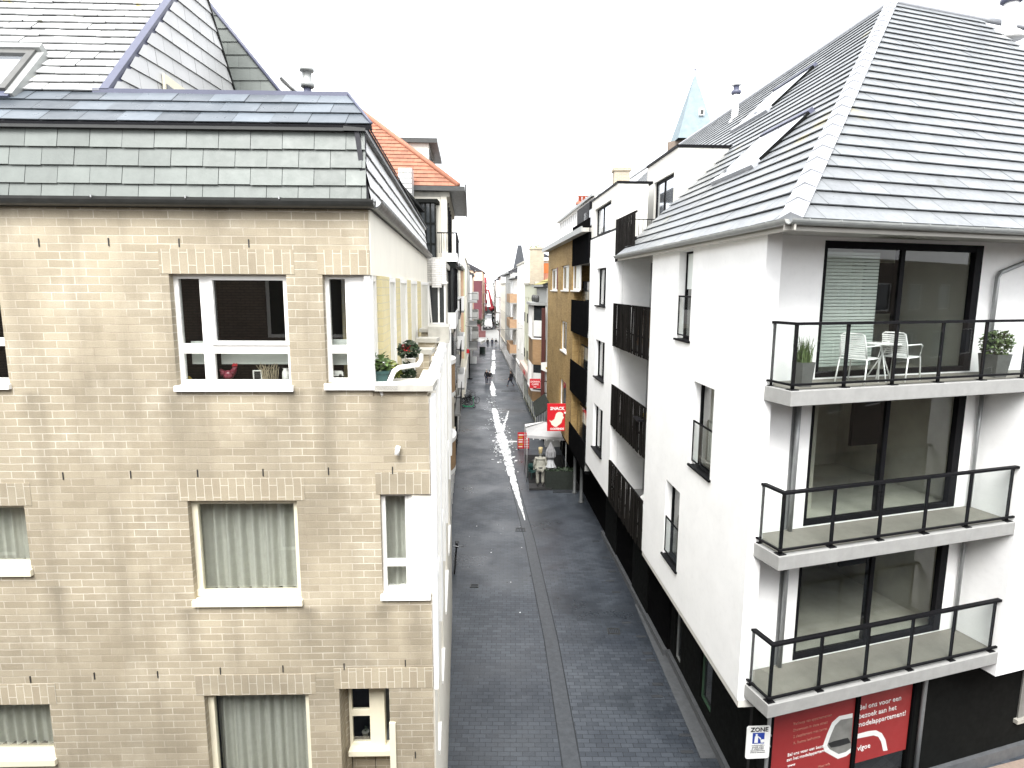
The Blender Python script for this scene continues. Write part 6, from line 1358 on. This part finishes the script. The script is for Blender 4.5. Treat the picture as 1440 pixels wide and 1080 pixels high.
for x in (-.87,.87): MB().box(x-.03,x+.03,-.32,.32,0,3.05).build('upright', GUT, r0)
c_ = G(668, 478, 2.6); r0 = root('shop_awning', Fr((c_.x, c_.y, 0), (1,-.1,0)), 'white sloping awning over the left shop near the square', 'awning'); b_ = MB(); b_.prism([(-2.2,3.2),(1.3,2.5),(1.3,2.4),(-2.2,3.1)], 'y', -2.2, 2.2); b_.build('canvas', CANV, r0, recalc=True); MB().box(1.28,1.34,-2.2,2.2,2.1,2.5).build('valance', CANV, r0)
# vehicles and crane beyond the square
def car(px, py, label, paint, w=1.9, h=1.7, roofm=None, l=4.6, big=False):
    p_ = G(px, py); fr = Fr((p_.x, p_.y, 0), (1,.04,0)); r0 = root('van' if big else 'car', fr, label, 'van' if big else 'car'); c = w/2
    b_ = MB(); b_.prism([(0,.35),(0,.85),(.15,1.0 if not big else 1.15),(l-.1,1.0 if not big else 1.15),(l,.8),(l,.35)], 'x', -c, c); b_.build('body', paint, r0, recalc=True)
    zb = 1.0 if not big else 1.15; b_ = MB(); b_.add([(-c*.97,.9,zb),(c*.97,.9,zb),(c*.97,l-.3,zb),(-c*.97,l-.3,zb),(-c*.78,1.6,h),(c*.78,1.6,h),(c*.8,l-.6,h),(-c*.8,l-.6,h)], [(4,5,6,7),(0,1,5,4),(1,2,6,5),(2,3,7,6),(3,0,4,7)]); b_.build('cabin', paint, r0)
    MB().box(-c*.8,c*.8,1.55,l-.5,h-.01,h+.06).build('roof', roofm or paint, r0); b_ = MB(); b_.add([(-c*.88,.90,zb+.04),(c*.88,.90,zb+.04),(c*.72,1.52,h-.08),(-c*.72,1.52,h-.08)], [(0,1,2,3)]); b_.build('windscreen', GLD, r0)
    for x in (-c*.72,c*.72): MB().ell((x,.02,.72), .17,.06,.09,8,6).build('headlight', SGNW, r0)
    for x in (-c*.92,c*.92):
        for y in (.85,l-.9): w_ = MB(); w_.torus((x,y,.33), .24, .10, 16, 6, (1,0,0)); o = w_.build('wheel', RUB, r0); MB().tube([(x-.06,y,.33),(x+.06,y,.33)], .17, 12).build('rim', STEEL, o)
    MB().box(-.5,.5,-.03,0,.45,.65).build('grille', INK, r0); MB().box(-.26,.26,-.045,-.03,.47,.58).build('number_plate', SGNW, r0)
car(686.5, 464, 'black van facing us beyond the square with a pale roof', CARB, 2.3, 2.7, CARW, 5.2, True); car(680, 460.5, 'dark blue car parked left of the black van', CARU, 1.9, 1.6, None, 4.4)
cb_ = G(696.5, 452.5); fr = Fr((cb_.x, cb_.y, 0), (1,0,0)); cr = root('crane_truck', fr, 'dark crane truck with a bright red folded boom beyond the square', 'crane truck')
MB().box(-1.2,1.3,0,7,.9,1.3).build('chassis', INK, cr); MB().box(-1.1,1.35,.2,2.2,1.3,3.4).build('cab', CARB, cr); MB().box(-1.25,.6,2.6,6.5,1.3,5.2).build('superstructure', CARB, cr); MB().box(-.9,1.1,.17,.2,2.3,3.2).build('windscreen', GLD, cr)
for x in (-1.05,1.1):
    for y in (1.1,4.6,6.0): w_ = MB(); w_.torus((x,y,.5), .34, .16, 16, 6, (1,0,0)); w_.build('wheel', RUB, cr)
Yc = cb_.y+3
e = [gy(*k, Yc) for k in ((692.5,433),(687,408),(683.3,432),(682.5,391))]
b_ = MB(); b_.tube([e[0], e[1]], [.75,.35], 4); b_.build('lower_boom', CRANE, cr, O0); b_ = MB(); b_.tube([gy(683.5,437,Yc+2), gy(682.6,390,Yc+2)], .38, 4); b_.build('mast', CRANE, cr, O0); MB().tube([gy(683.3,408,Yc+1), e[1]], .3, 4).build('link_arm', CRANE, cr, O0)
MB().tube([gy(694,432,Yc), gy(689,436,Yc)], .8, 6).build('turret', CRANE, cr, O0)
# small things low on the left
p_ = gy(628, 917, 17.6); r0 = root('utility_box', Fr((xat(PLX,17.6)+.02, 17.6, 0), (1,0,0)), 'small yellow and black box hanging low on the left facade', 'box'); zc_ = G(624,930).z
MB().box(-.08,.10,0,.16,.02,.40).build('case', GUT, r0); MB().box(-.02,.19,-.012,.1,.12,.26).build('label_plate', YEL, r0)
# overhead cable
cb1 = MB(); a_ = Vector((xat(PLX,64), 64, 7.2)); b__ = Vector((xat(PRX,64), 64, 6.9)); cb1.tube([a_+(b__-a_)*(i/10)+Vector((0,0,-.25*math.sin(math.pi*i/10))) for i in range(11)], .02, 4); tag(cb1.build('overhead_cable', GUT), 'thin cable slung across the street between the houses', 'cable')
# aerials on the far roofs
for px, pt, pb, Y, l in ((652,342,372,66,'thin roof aerial on the left row'), (714,383,402,100,'tall slim aerial on the right row')):
    t_ = gy(px, pt, Y); z_ = gy(px, pb, Y).z; r0 = root('roof_aerial', Fr((t_.x, Y, z_-1.5), (1,0,0)), l, 'aerial', 'aerials on the roofs'); g = MB(); hh = t_.z-z_+1.5; g.tube([(0,0,0),(0,0,hh)], .035, 5)
    for i in range(5): g.tube([(-.5+.05*i,0,hh-.1-.25*i),(.5-.05*i,0,hh-.1-.25*i)], .02, 4)
    g.build('aerial', GUTR, r0)

# ================================================================== LIGHT
SUN_EL, SUN_AZ, SUN_W, SKY_S, EXPO = 52, 190, 1.7, .15, 1.7
w = bpy.data.worlds.new('World'); bpy.context.scene.world = w; w.use_nodes = True; nt = w.node_tree
sky = nt.nodes.new('ShaderNodeTexSky'); sky.sky_type = 'NISHITA'; sky.sun_disc = False; sky.sun_elevation = rad(SUN_EL); sky.sun_rotation = rad(SUN_AZ)
sky.air_density = 1.; sky.dust_density = 5.; sky.ozone_density = 1.
hs_ = nt.nodes.new('ShaderNodeHueSaturation'); hs_.inputs['Saturation'].default_value = .12; nt.links.new(sky.outputs[0], hs_.inputs['Color'])
mxs = nt.nodes.new('ShaderNodeMix'); mxs.data_type = 'RGBA'; mxs.inputs[0].default_value = .65; nt.links.new(hs_.outputs[0], mxs.inputs[6]); mxs.inputs[7].default_value = (6.2, 6.35, 6.6, 1)   # cloud deck
bg = nt.nodes['Background']; bg.inputs[1].default_value = SKY_S; nt.links.new(mxs.outputs[2], bg.inputs[0])
sl = bpy.data.lights.new('sun', 'SUN'); sl.energy = SUN_W; sl.angle = rad(35); sl.color = (1, .98, .955); so = bpy.data.objects.new('sun', sl); C.objects.link(so)
az = rad(SUN_AZ); el = rad(SUN_EL); d = Vector((math.sin(az)*math.cos(el), math.cos(az)*math.cos(el), math.sin(el))); so.rotation_euler = d.to_track_quat('Z', 'Y').to_euler(); so.location = (0, -20, 40)
sc_ = bpy.context.scene; sc_.view_settings.view_transform = 'Standard'; sc_.view_settings.look = 'None'; sc_.view_settings.exposure = EXPO; sc_.view_settings.gamma = 1
sc_.cycles.max_bounces = 8; sc_.cycles.transparent_max_bounces = 16; sc_.cycles.use_denoising = True
